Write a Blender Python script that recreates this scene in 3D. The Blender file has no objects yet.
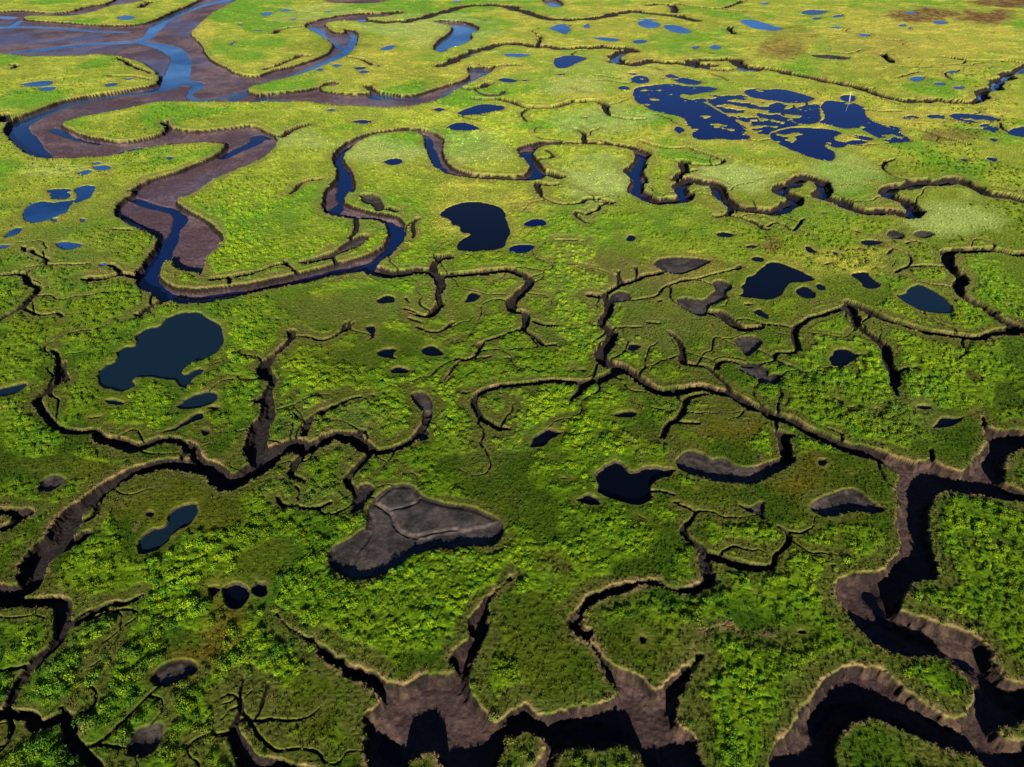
# ---- tracing of the survey photograph: tile "cr:" (column, row) followed by x,y[,w] in quarter pixels ----
# broad tidal river and big channels (bank-top outlines)
RIVER = [
 # main estuary, bends and lower loop
 "00: -600,60 -40,42 60,38 110,40 200,48 280,42 340,22 440,8 470,-30 980,-30 960,-10 900,25 850,50 800,95 760,130 800,165 822,200 845,235 900,260 950,290 1023,303 1023,408 900,405 780,405 680,405 600,410 540,425 420,450 320,465 240,490 300,520 380,545 480,560 560,550 640,530 680,500 760,520 900,508 1010,493 | 10: 40,520 95,542 70,600 0,648 | 00: 960,672 860,712 775,772 | 01: 700,28 760,70 820,95 870,130 910,170 890,210 850,240 820,270 815,330 800,345 780,320 700,312 668,265 645,310 650,345 720,375 800,378 900,370 1023,352 | 11: 0,350 160,318 300,285 380,262 450,240 500,215 525,180 520,130 480,110 390,108 290,90 255,60 265,0 | 10: 270,760 310,710 322,690 305,650 300,620 330,580 380,550 430,530 520,515 600,505 680,512 730,530 760,555 750,600 770,640 800,670 870,690 960,697 1023,697 | 20: 0,697 60,692 62,650 20,615 18,590 60,570 120,558 250,562 380,565 480,580 540,595 570,612 545,640 530,690 535,767 475,767 465,740 465,680 490,620 480,598 400,580 290,575 170,578 110,585 85,605 110,640 140,680 130,715 80,720 0,720 | 10: 1023,718 930,715 830,710 740,690 700,650 670,590 665,540 640,525 560,525 480,535 420,560 380,590 350,620 360,650 405,700 400,767 | 11: 370,0 355,30 400,55 480,75 520,80 580,95 600,130 600,180 570,220 540,250 500,275 490,300 520,325 460,320 400,320 300,340 200,362 100,382 0,402 | 01: 950,420 850,440 720,450 640,435 600,410 560,385 525,350 530,320 560,290 590,250 620,200 610,170 560,150 500,120 450,90 455,60 480,20 530,0 | 00: 490,767 560,730 600,710 700,680 800,640 860,615 890,590 892,572 800,570 650,580 540,600 420,625 300,628 200,635 130,625 80,600 20,545 5,525 20,490 80,455 170,425 230,400 330,380 430,365 530,350 610,335 635,310 600,270 560,245 500,230 470,222 380,215 330,222 180,222 100,225 0,212 -40,215 -600,240",
 # northern arm
 "00: 960,292 1023,302 | 10: 60,275 150,258 230,232 290,205 305,180 270,145 200,112 186,95 240,75 330,58 400,50 520,45 560,52 540,60 450,65 440,85 330,80 275,92 300,120 350,130 350,110 410,120 415,145 410,170 385,205 360,225 260,265 180,295 60,325 5,340 | 00: 1000,340 960,350",
 # southern arm
 "00: 960,365 1023,372 | 10: 100,363 230,350 300,318 340,330 330,338 260,345 270,358 350,370 460,370 445,338 480,360 560,372 620,378 680,360 760,335 830,315 850,300 840,275 850,262 940,262 958,280 900,308 845,335 800,358 740,395 640,420 530,430 420,422 300,420 200,402 0,407 | 00: 960,408",
 # blue oxbow
 "10: 695,190 730,150 770,130 785,98 710,88 715,78 800,78 850,84 900,105 892,122 865,130 872,152 830,178 770,190 760,206 730,209",
 "10: 262,-6 290,10 400,14 500,8 570,-8 270,-14",
 "20: 105,-8 150,28 200,26 212,14 180,-10",
]
RIVER_ISLANDS = [
 "00: 95,66 150,60 250,64 340,55 400,38 430,24 560,6 620,-20 830,-20 750,18 680,45 620,75 560,92 480,97 400,97 300,88 200,82 110,76",
 "00: 988,354 1023,338 | 10: 20,337 20,373 | 00: 1023,371",
]
CHANNEL = [
 # east junction
 "32: 475,285 560,315 620,300 660,290 700,320 780,345 795,305 850,260 872,225 865,185 848,130 862,128 880,172 930,178 1090,172 1090,250 1000,262 965,290 955,340 945,385 990,410 1090,430 1090,500 960,466 880,450 800,437 690,430 660,480 650,560 658,620 675,700 690,775 | 33: 600,20 540,100 510,140 600,155 700,180 800,215 850,250 890,290 930,370 960,410 1100,420 1100,600 985,612 955,625 965,640 1100,650 1100,900 900,900 880,780 820,740 720,712 620,660 520,620 450,582 370,577 290,630 260,700 265,800 265,900 -40,900 10,690 80,610 130,520 190,450 260,395 340,355 430,350 490,375 540,430 600,480 650,510 700,545 760,562 810,525 832,455 790,400 730,360 690,325 600,330 500,315 420,270 350,210 300,150 265,90 265,20 330,-10 | 32: 440,740 500,690 530,650 520,600 505,540 510,470 510,420 520,370 528,335",
 # south basin
 "13: 78,138 120,180 180,225 250,260 310,310 380,340 440,365 490,375 510,410 590,432 640,400 700,375 780,385 755,340 780,290 840,265 850,230 850,180 880,140 900,90 950,60 1010,-5 1030,0 1030,25 970,70 940,110 930,180 910,260 880,330 855,420 870,490 930,550 960,590 1000,570 | 23: 0,530 60,510 90,545 130,555 180,550 240,520 330,510 400,485 405,455 385,430 350,380 340,320 280,270 220,220 205,170 260,130 290,80 350,50 440,20 520,2 590,0 640,35 700,40 750,18 755,-10 820,-10 840,30 800,60 720,90 650,85 590,60 520,50 450,75 370,100 310,130 290,190 340,200 335,270 390,340 470,375 520,410 560,460 600,450 630,400 660,370 710,340 710,290 720,250 760,215 810,190 870,190 930,235 980,240 1040,230 1040,242 970,250 920,240 870,210 820,215 780,240 740,265 745,290 785,315 770,350 730,390 690,440 675,530 640,580 720,620 750,680 770,780 760,900 | 13: 440,900 440,780 420,680 430,620 420,555 480,520 490,490 460,465 400,430 330,390 260,340 240,290 180,250 110,215 72,150",
 # west creek mouth bits
 "02: -20,488 50,480 110,490 145,500 140,520 90,545 40,580 -20,600",
]
CHANNEL_ISLANDS = [
 "23: 180,767 200,705 260,688 300,694 330,712 400,690 460,695 495,725 520,780 500,860 200,860",
 "23: 0,652 60,622 110,640 128,690 50,775 0,830 | 13: 960,840 990,700",
 "13: 600,790 630,742 690,712 725,742 742,790 700,850",
 "02: -10,540 20,530 45,540 20,560 -10,570",
]
# bare mud hollows (depth)
PANS = [
 (1.0,"12: 285,690 300,650 370,620 430,580 445,575 450,500 475,450 530,410 580,398 630,405 655,440 690,460 770,480 870,490 900,510 950,530 985,550 990,590 970,630 930,650 870,640 800,650 740,655 680,655 620,680 590,700 560,735 520,755 450,775 370,770 310,740"),
 (0.9,"03: 500,715 520,660 545,620 620,590 650,590 650,640 620,700 570,725"),
 (0.7,"03: 605,412 625,378 680,345 740,335 785,350 788,380 740,410 690,438 640,448"),
 (1.0,"12: 615,220 650,190 680,175 690,200 680,225"),
 (0.8,"12: 620,35 670,30 700,60 705,95 680,110 655,90 635,65"),
 (1.2,"12: 395,440 420,400 460,400 470,430 440,465 410,510 385,510 390,470"),
 (1.4,"11: 160,280 250,255 320,235 370,190 430,165 450,175 440,195 390,225 330,245 300,265 200,285"),
 (1.4,"11: 410,5 480,5 500,30 515,70 480,75 470,50 430,40"),
 (0.6,"21: 565,290 580,265 650,255 740,262 800,272 780,285 750,300 690,325 640,325 600,310"),
 (0.5,"21: 385,420 420,395 460,400 480,425 450,440 400,440"),
 (0.8,"21: 890,700 960,682 1023,700 1023,745 980,745 930,720"),
 (0.9,"21: 660,430 690,418 740,428 770,430 800,405 820,390 800,360 830,348 870,360 880,385 850,400 860,420 820,440 780,460 785,490 750,495 700,470 670,450"),
 (0.9,"21: 885,590 920,575 980,575 1005,600 960,640 940,655 925,630"),
 (1.1,"32: 165,490 185,460 250,440 330,415 370,430 400,460 470,500 420,510 350,500 280,525 230,530 190,515"),
 (1.3,"22: 660,320 680,280 710,265 760,275 800,300 850,290 880,318 930,335 1000,325 1040,312 | 32: 60,295 110,285 100,310 40,345 0,372 | 22: 960,395 880,395 780,378 700,352"),
 (0.8,"02: 140,410 180,370 230,360 265,380 240,400 200,425 160,430"),
 (0.7,"02: 805,185 825,172 840,190 820,205"),
 (0.7,"31: 475,170 485,150 520,150 545,175 530,188 490,182"),
 (0.7,"31: 580,165 600,150 650,152 670,170 630,182 590,178"),
 (0.8,"31: 0,735 40,720 60,735 30,765 0,770 | 21: 985,760 990,735"),
 (0.6,"30: 165,218 220,215 290,222 335,230 310,238 250,235 190,228"),
 (0.9,"10: 860,345 905,372 970,378 990,355 1000,372 960,388 900,380"),
 (0.8,"22: 905,480 930,490 965,490 1005,468 1000,500 1010,545 985,515 945,505"),
 (0.6,"21: 925,300 900,312 890,305 915,290"),
]
# creeks: default width w in pixels, "x,y,w" overrides
CREEKS = [
 (18,"20: 505,650 500,720 505,767 | 21: 515,12 560,26 610,34 670,28 705,8 | 20: 667,760 672,735 715,720 770,728 820,752 | 21: 820,10 870,45 900,65 960,78 1023,80 | 31: 0,78 60,68 95,40 95,8 | 30: 60,765 80,738 120,718 180,712 230,725 250,755 | 31: 200,8 260,25 330,60 420,80 500,80 575,92 600,70 545,45 500,10 | 30: 485,760 530,745 640,725 700,715 760,718 820,745 | 31: 850,-2 940,12 1060,42"),
 (8,"21: 880,60 868,92 810,92"), (7,"21: 868,95 955,105 985,132 1000,145 1023,145"),
 (14,"20: 120,690 180,705"),(7,"20: 100,725 130,738 180,735"),
 (8,"01: 0,330 60,322 100,325 115,355 150,375 145,405 100,445 70,465 30,490 0,510"),
 (5,"01: 70,462 110,470 145,495 190,492 230,480 245,495"),
 (5,"01: 115,320 140,300 180,290 190,265 130,245 125,225 95,240 95,215"),
 (4,"01: 180,290 300,290 350,282"),
 (9,"01: 345,350 420,350 480,325 540,335"), (6,"01: 445,290 480,320"),
 (10,"01: 640,435 590,460 570,495,7 545,490,5"), (4,"01: 455,148 520,148"),
 (9,"01: 205,630,5 240,680 255,720 235,767 | 02: 225,0 170,45 150,70 180,120 240,180 330,185 385,175 390,220,14 450,240,16 530,270,16 600,235,15 700,222,14 745,240 730,290"),
 (10,"01: 265,680 268,750"),
 (20,"12: 470,268,14 420,250,14 390,225 320,215 250,220 190,245 150,220 100,235 60,265 30,310,24 0,345,24 | 02: 960,385,26 890,375,28 840,330,24 720,315,20 640,305,18 560,340,17 480,385,18 400,430,20 330,490,22 270,545,26 215,590,30 180,650,32 170,710,30 | 03: 130,0,28 90,40,25 30,55,25 -40,50"),
 (14,"02: 190,680 260,650 322,608"),(8,"02: 270,570 340,545 390,520 402,485"),(14,"02: 745,240 780,280 800,310"),
 (14,"03: -40,112 0,115 80,110 180,110,16 240,115,18 255,150,16 245,195 215,270,13 170,330,11 110,390 60,470,9 20,550,10 0,580,10"),
 (9,"03: 260,205 310,190 380,150 450,115,10 500,118,9 570,85,6"),
 (13,"03: -30,560 60,570 130,570 125,610 180,590 260,560 270,600 280,680 330,720 380,790"),
 (5,"03: 250,530 275,560"),(5,"03: 300,695 390,675 470,600 540,535 620,465 660,430"),(5,"03: 400,675 500,690"),
 (4,"03: 880,495 920,478 950,500"),(7,"03: 968,415,4 955,450,5 952,490,6 962,530,6 950,570,8 938,605,9 950,650,14 970,700,18 1000,740,22 1050,800,26"),
 (4,"03: 950,530 920,540 885,575"),(3.5,"03: 945,490 915,512 885,520"),(3.5,"03: 965,500 990,480 1005,465"),(5,"03: 945,590 985,570 1015,590 | 13: 20,540 40,470 45,435"),
 (16,"13: -40,742 60,738 140,765 220,800"),
 (10,"12: 470,268 540,255 600,230 640,205 680,165 700,110"),
 (9,"12: 470,268 430,320 390,355 372,380 385,410 405,440"),
 (10,"12: 185,200 200,155 260,125 310,95,8 360,70,6 420,50,5"),(4,"12: 190,140 205,165"),
 (8,"12: 190,250 185,290 155,315 150,345 130,365 185,388"),(4,"12: 160,405 180,430 170,460"),
 (6,"12: 90,455 110,485 170,490 230,495 300,470"),(8,"12: 395,205 440,185"),
 (9,"12: 0,72 50,40"),
 (9,"11: 145,555 135,590 100,640 60,665,10 25,690,13 30,735,13 85,755,10 | 12: 60,20 50,50,12 45,120,16 12,180,22 15,260,24 0,345,24"),
 (5,"11: 145,575 210,580 270,598 330,565 380,530"),(4,"11: 360,520 350,550"),(4,"11: 375,515 380,545"),(4,"11: 395,520 360,555"),
 (12,"11: 480,310,22 560,330,18 640,318,16 700,325,14 730,345,14 725,385,12 710,415,8 740,440,8 720,470 670,495,6 610,480,4"),
 (12,"11: 735,335 820,325 920,318 1023,312 | 21: 0,318 50,340 78,365 50,390 10,412 | 11: 1005,425 1005,460 | 21: 0,478,9 55,482,8 60,510,8 40,545,7 0,557,6 | 11: 980,575,6 900,605,6 890,640,5 870,665,5 800,685,5 780,720,4 755,750,4"),
 (5,"11: 800,665 830,672 890,665 940,655"),
 (9,"11: 700,305 720,280 740,262 765,255"),(12,"11: 725,262 765,260"),
 (4,"11: 590,465 640,480 670,495"),(4,"11: 610,500 660,520"),(5,"11: 640,540 690,560 750,555 790,520"),
 (6,"21: 40,545 90,582 130,618 170,610"),(7,"21: 90,515 120,530 170,532"),
 (5,"11: 120,275 155,320"),(5,"11: 300,250 320,285"),(6,"11: 0,315 60,295 120,285"),(6,"11: 400,108 400,140 370,180"),
 (9,"01: 840,345 910,345 1000,325"),(5,"01: 915,345 915,365"),(8,"11: 525,65 560,72"),(4,"11: 625,180 630,130 640,105"),(4,"11: 605,130 650,105"),
 (8,"21: 600,318 520,345 450,355 400,385 365,410"),
 (10,"21: 310,405 360,408 380,430,12 375,480,12 350,515 385,545 400,560 370,605,12 335,640,14 380,665,14 415,690,16 425,710,18"),
 (4,"21: 400,545 430,535 520,540"),(5,"21: 550,520 590,525"),
 (3.5,"21: 480,430 590,415 600,385 640,365 720,350 800,330 880,312 925,300"),
 (6,"21: 440,355 410,330"),(4,"21: 500,340 490,300"),(4,"21: 420,365 425,315"),
 (12,"21: 425,705 370,745 300,765 210,757,10 130,760,10 60,766,9 | 12: 965,2,9 900,28,8 870,48,7 875,90,7 905,140,8 955,180,9 1005,182,6"),(4,"12: 870,45 830,35"),
 (10,"21: 350,748 290,767 | 22: 270,30 240,62,6"),
 (14,"21: 425,705 470,725 520,755 550,767 | 22: 580,15 630,22 700,15 770,15 850,30 900,60 960,90 1023,115,15 | 32: 0,118,15 60,130,16 130,155,16 200,195,17 250,225,18 310,250,18 400,265,20 460,295,24 530,325,30"),
 (7,"21: 630,555,4 680,610 685,640 670,680,10 720,695 780,695 820,730 845,755 | 22: 865,20"),
 (7,"21: 820,705 825,680 860,675 930,690 960,690"),
 (14,"21: 800,490 840,490 880,510 900,535 960,548,10 1000,540,6"),
 (5,"21: 110,0 130,30 180,45 240,42 285,40 290,20 340,25 400,35 400,45 360,45 350,70 310,75 300,95 255,75 250,90 280,115 300,122"),
 (3.5,"21: 180,190 230,192 290,192"),(7,"20: 100,730 105,767"),
 (12,"31: 1060,245 960,240 880,228 820,225 760,235 720,245,14 730,280,13 745,320,14 770,360,14 775,400,12 810,430,12 860,460 910,490,12 950,520,16 975,545,18 940,562,14 850,580,10 770,580 700,570 620,550 540,525 460,500 410,475 370,455 335,438,13"),
 (8,"31: 340,440 310,450 260,470 210,495 150,515,7 110,540 115,580 130,620 120,635,6 70,640,6 30,645,6 25,665,5 60,685,5 110,695,4 150,725,4 170,750,3"),
 (5,"31: 0,525 60,530 105,542"),(5,"21: 980,520 1023,528"),
 (11,"31: 310,450 330,500 380,550 420,575 450,610 480,655 495,710 492,767 | 32: 490,0,7 520,45,4"),(5,"31: 500,740 530,710 590,700"),
 (4,"31: 505,320 540,300 600,295 640,292 700,298"),(4,"31: 0,135 20,120 60,125 75,145 100,155 125,125 140,110"),
 (5,"32: 655,295 660,262"),(4,"32: 245,180 295,195 295,220"),
 (14,"32: 75,285 60,250 55,215 45,190"),(8,"32: 55,215 90,200"),(8,"33: 430,110 445,100"),
 (6,"32: 0,725 30,715 30,680 75,655 90,615 75,590 50,575"),
 (7,"22: 605,215 640,150,8 670,120 690,60 720,45 770,38"),(6,"22: 660,150 740,155"),
 (4,"22: 555,425 600,425 640,440"),(4,"22: 665,480 690,490"),
 (9,"22: 715,545,5 675,580 700,620 750,655 770,680,12 780,767,16"),(13,"22: 780,690 850,695 920,720 1040,728,8"),
 (14,"20: 730,240 780,232 900,235 905,245 950,270 1000,270 | 30: 0,268 60,285 120,300 200,312 280,330 360,345 430,370 480,390 540,400 600,400 680,395 750,408 810,410,10 860,380 890,350 930,320 980,290 1060,255"),
 (14,"10: 745,262 780,240 860,210 930,185 1023,172 | 20: 60,178 110,183 200,190 300,190 400,185 470,192 490,200 440,210 400,235 430,252 500,258 560,240 640,250 720,255 735,240"),
 (16,"20: 720,262 775,262"),(16,"20: 920,272 980,282"),(14,"20: 395,245 450,205"),
 (6,"30: 700,225 790,240 870,240 940,238 1060,255"),
 (8,"10: 940,268 1023,258 | 20: 0,255 30,258"),
 (7,"10: 80,130 100,110 180,105"),(8,"10: 40,275 100,255 170,220 220,222"),(6,"10: 370,225 430,235 460,258"),(9,"10: 445,338 470,362"),
 (14,"10: 330,66 410,72 460,85 560,88 640,76 700,60 770,38 850,22 940,18 1023,22 | 20: 0,30 60,50 130,72 220,78 300,75 400,62 450,42 540,48 650,60 720,80"),
 (9,"20: 550,20 580,12 640,18 655,50"),(6,"20: 655,12 700,22 780,30 860,32 930,0"),(5,"20: 780,30 860,38 930,45"),(18,"10: 420,62 560,52"),
 (12,"20: 20,38 120,68"),(5,"20: 100,190 115,150 105,140"),
 (9,"20: 0,405 50,428 120,430 200,420 250,402 330,400 375,415 370,450,7 400,465,5 470,475,4 530,475,3"),(9,"10: 960,395 1023,400"),
 (3,"20: 110,548 200,560"),(6,"20: 260,515 290,530 290,570"),
 (5,"20: 520,560 560,580 640,592 700,585 740,602 800,620 860,640 830,660 770,660 720,655 700,640 665,640"),
 (10,"20: 690,645 690,690 650,720"),(6,"20: 690,685 735,678"),
 (5,"20: 260,240 280,235"),(8,"10: 880,390 960,395"),(10,"10: 835,350 880,353 940,330"),
 (6,"10: 140,768 190,720 260,715"),(10,"10: 95,545 140,520 190,497"),
 (4,"30: 470,640 450,670 500,700 560,720 620,712"),(4,"30: 440,660 500,635"),(6,"30: 590,718 630,712"),
 (8,"30: 460,215 485,245"),(6,"30: 620,520 680,540 740,555 800,575"),(4,"20: 545,262 600,280"),(10,"20: 780,270 830,280 860,275"),
 (6,"20: 870,105 880,135 905,135"),(4,"30: 900,740 980,760"),
 (12,"00: 0,460 30,480"),(8,"00: 660,485 668,520"),(6,"00: 60,270 75,260 55,255"),(6,"00: 480,230 530,260 600,290"),(5,"00: 440,300 520,300 600,315"),
 (8,"00: 560,30 600,5"),(5,"12: 700,500"),
]
# low-water threads on the tidal mud
THREADS = [
 (21,"20: 505,650 500,720 505,767 | 21: 515,12 560,26 610,34 670,28 705,8 | 20: 667,760 672,735 715,720 770,728 820,752 | 21: 820,10 870,45 900,65 960,78 1023,80 | 31: 0,78 60,68 95,40 95,8 | 30: 60,765 80,738 120,718 180,712 230,725 250,755 | 31: 200,8 260,25 330,60 420,80 500,80 575,92 600,70 545,45 500,10 | 30: 485,760 530,745 640,725 700,715 760,718 820,745 | 31: 850,-2 940,12 1060,42"),
 (22,"10: 560,522 480,535 420,565 350,600 320,640 335,690 385,730 365,767"),(20,"10: 650,530 690,590 710,650 760,690 840,708 1023,712 | 20: 0,710 80,706 105,680 80,630 70,600"),(10,"12: 320,215 250,225"),
 (12,"00: -600,225 -40,208 0,203 150,185 300,168 420,158 570,155 610,110 650,70 760,20 900,-10"),
 (34,"00: 575,157,12 640,167,16 700,192,20 725,230,22 712,270,24 685,310,34 650,335,30 590,352,16"),
 (9,"00: 700,312,16 800,320,14 770,345 745,368 780,385 860,380 950,358 1010,342"),(8,"00: 910,395 930,378 1000,358"),
 (8,"00: -600,110 -40,95 150,95 300,105 400,115 500,115"),(10,"00: -20,55 40,60"),(9,"00: 40,92 80,72"),(10,"00: 170,58 280,45 380,48 440,12"),
 (16,"00: 590,355 430,367 330,385 230,410 100,462 45,500,24 65,560,40 100,610,40 200,628,22 300,624 430,612 540,588 700,568 890,566"),
 (12,"00: 40,218 200,215 330,212 400,218 480,228"),(8,"00: 210,500 300,540 400,555"),(10,"00: 440,605 520,580 600,575"),
 (14,"00: 890,610 960,575 1023,550 | 10: 0,530 40,530"),(14,"00: 760,765 900,690 1000,655"),
 (14,"10: 0,395 110,305 170,285 290,225 350,205 390,170 400,140"),(12,"10: 190,100 240,100 260,140 320,175 370,185"),(8,"10: 380,115 395,150"),
 (18,"10: 0,393 100,392 250,408 420,420 530,426 640,416 740,390 800,355 850,325 940,280"),(10,"10: 470,370 560,375 640,378"),(14,"10: 390,75 450,70 555,55"),
 (16,"00: 1000,400 900,402"),(60,"10: 740,180 800,140 850,110"),
 (14,"01: 520,8 600,35 690,50 720,85 700,130 660,200 620,260,20 575,320,24"),
 (45,"01: 555,345 600,395 680,430 850,425 1023,395 | 11: 0,390,40 200,348,38 400,302,34 480,290,36 540,240,28 580,180,24 575,130,20"),
 (10,"01: 480,90 560,130 620,160"),(14,"11: 360,10 320,50 280,75 330,88 420,95 510,100 545,120"),(16,"11: 400,108 500,112 525,150"),
 (14,"10: 420,562 350,600 320,640 335,690 385,730 380,760"),(12,"10: 690,600 720,660 780,695 860,712 1023,712"),(30,"20: 60,610 100,660 120,700"),(30,"20: 515,600 500,660 490,740"),
 (12,"20: 100,575 250,578 400,582"),(10,"10: 470,268 560,250"),
 (12,"10: 745,262 790,262 | 20: 400,240 450,205"),(26,"20: 725,262 775,262"),(26,"20: 920,270 980,284"),(12,"30: 820,412 880,368 940,318 1050,262"),(8,"30: 560,402 620,404"),
 (10,"10: 600,82 700,66"),(9,"10: 880,205 940,188"),(10,"20: 30,44 110,66"),(20,"20: 170,5 190,22"),(12,"10: 280,2 400,10 550,0"),(20,"10: 860,265 940,270"),
 (16,"20: 520,610 515,690 515,767 | 21: 560,24 610,32 670,26 705,8 | 20: 672,745 740,735 800,745"),(14,"21: 880,52 960,74 | 31: 0,74 70,60 95,20"),(12,"31: 210,8 330,58 480,82 580,95"),
 (10,"20: 640,55 660,52"),
 (24,"33: 420,40 520,200 640,230 760,290 860,330 960,480 1060,520"),(20,"33: 200,560 280,500 420,520 600,600 760,690 900,790"),(24,"13: 480,620 560,700 600,800"),(20,"23: 150,640 300,600 450,620 560,760"),
]
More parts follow.
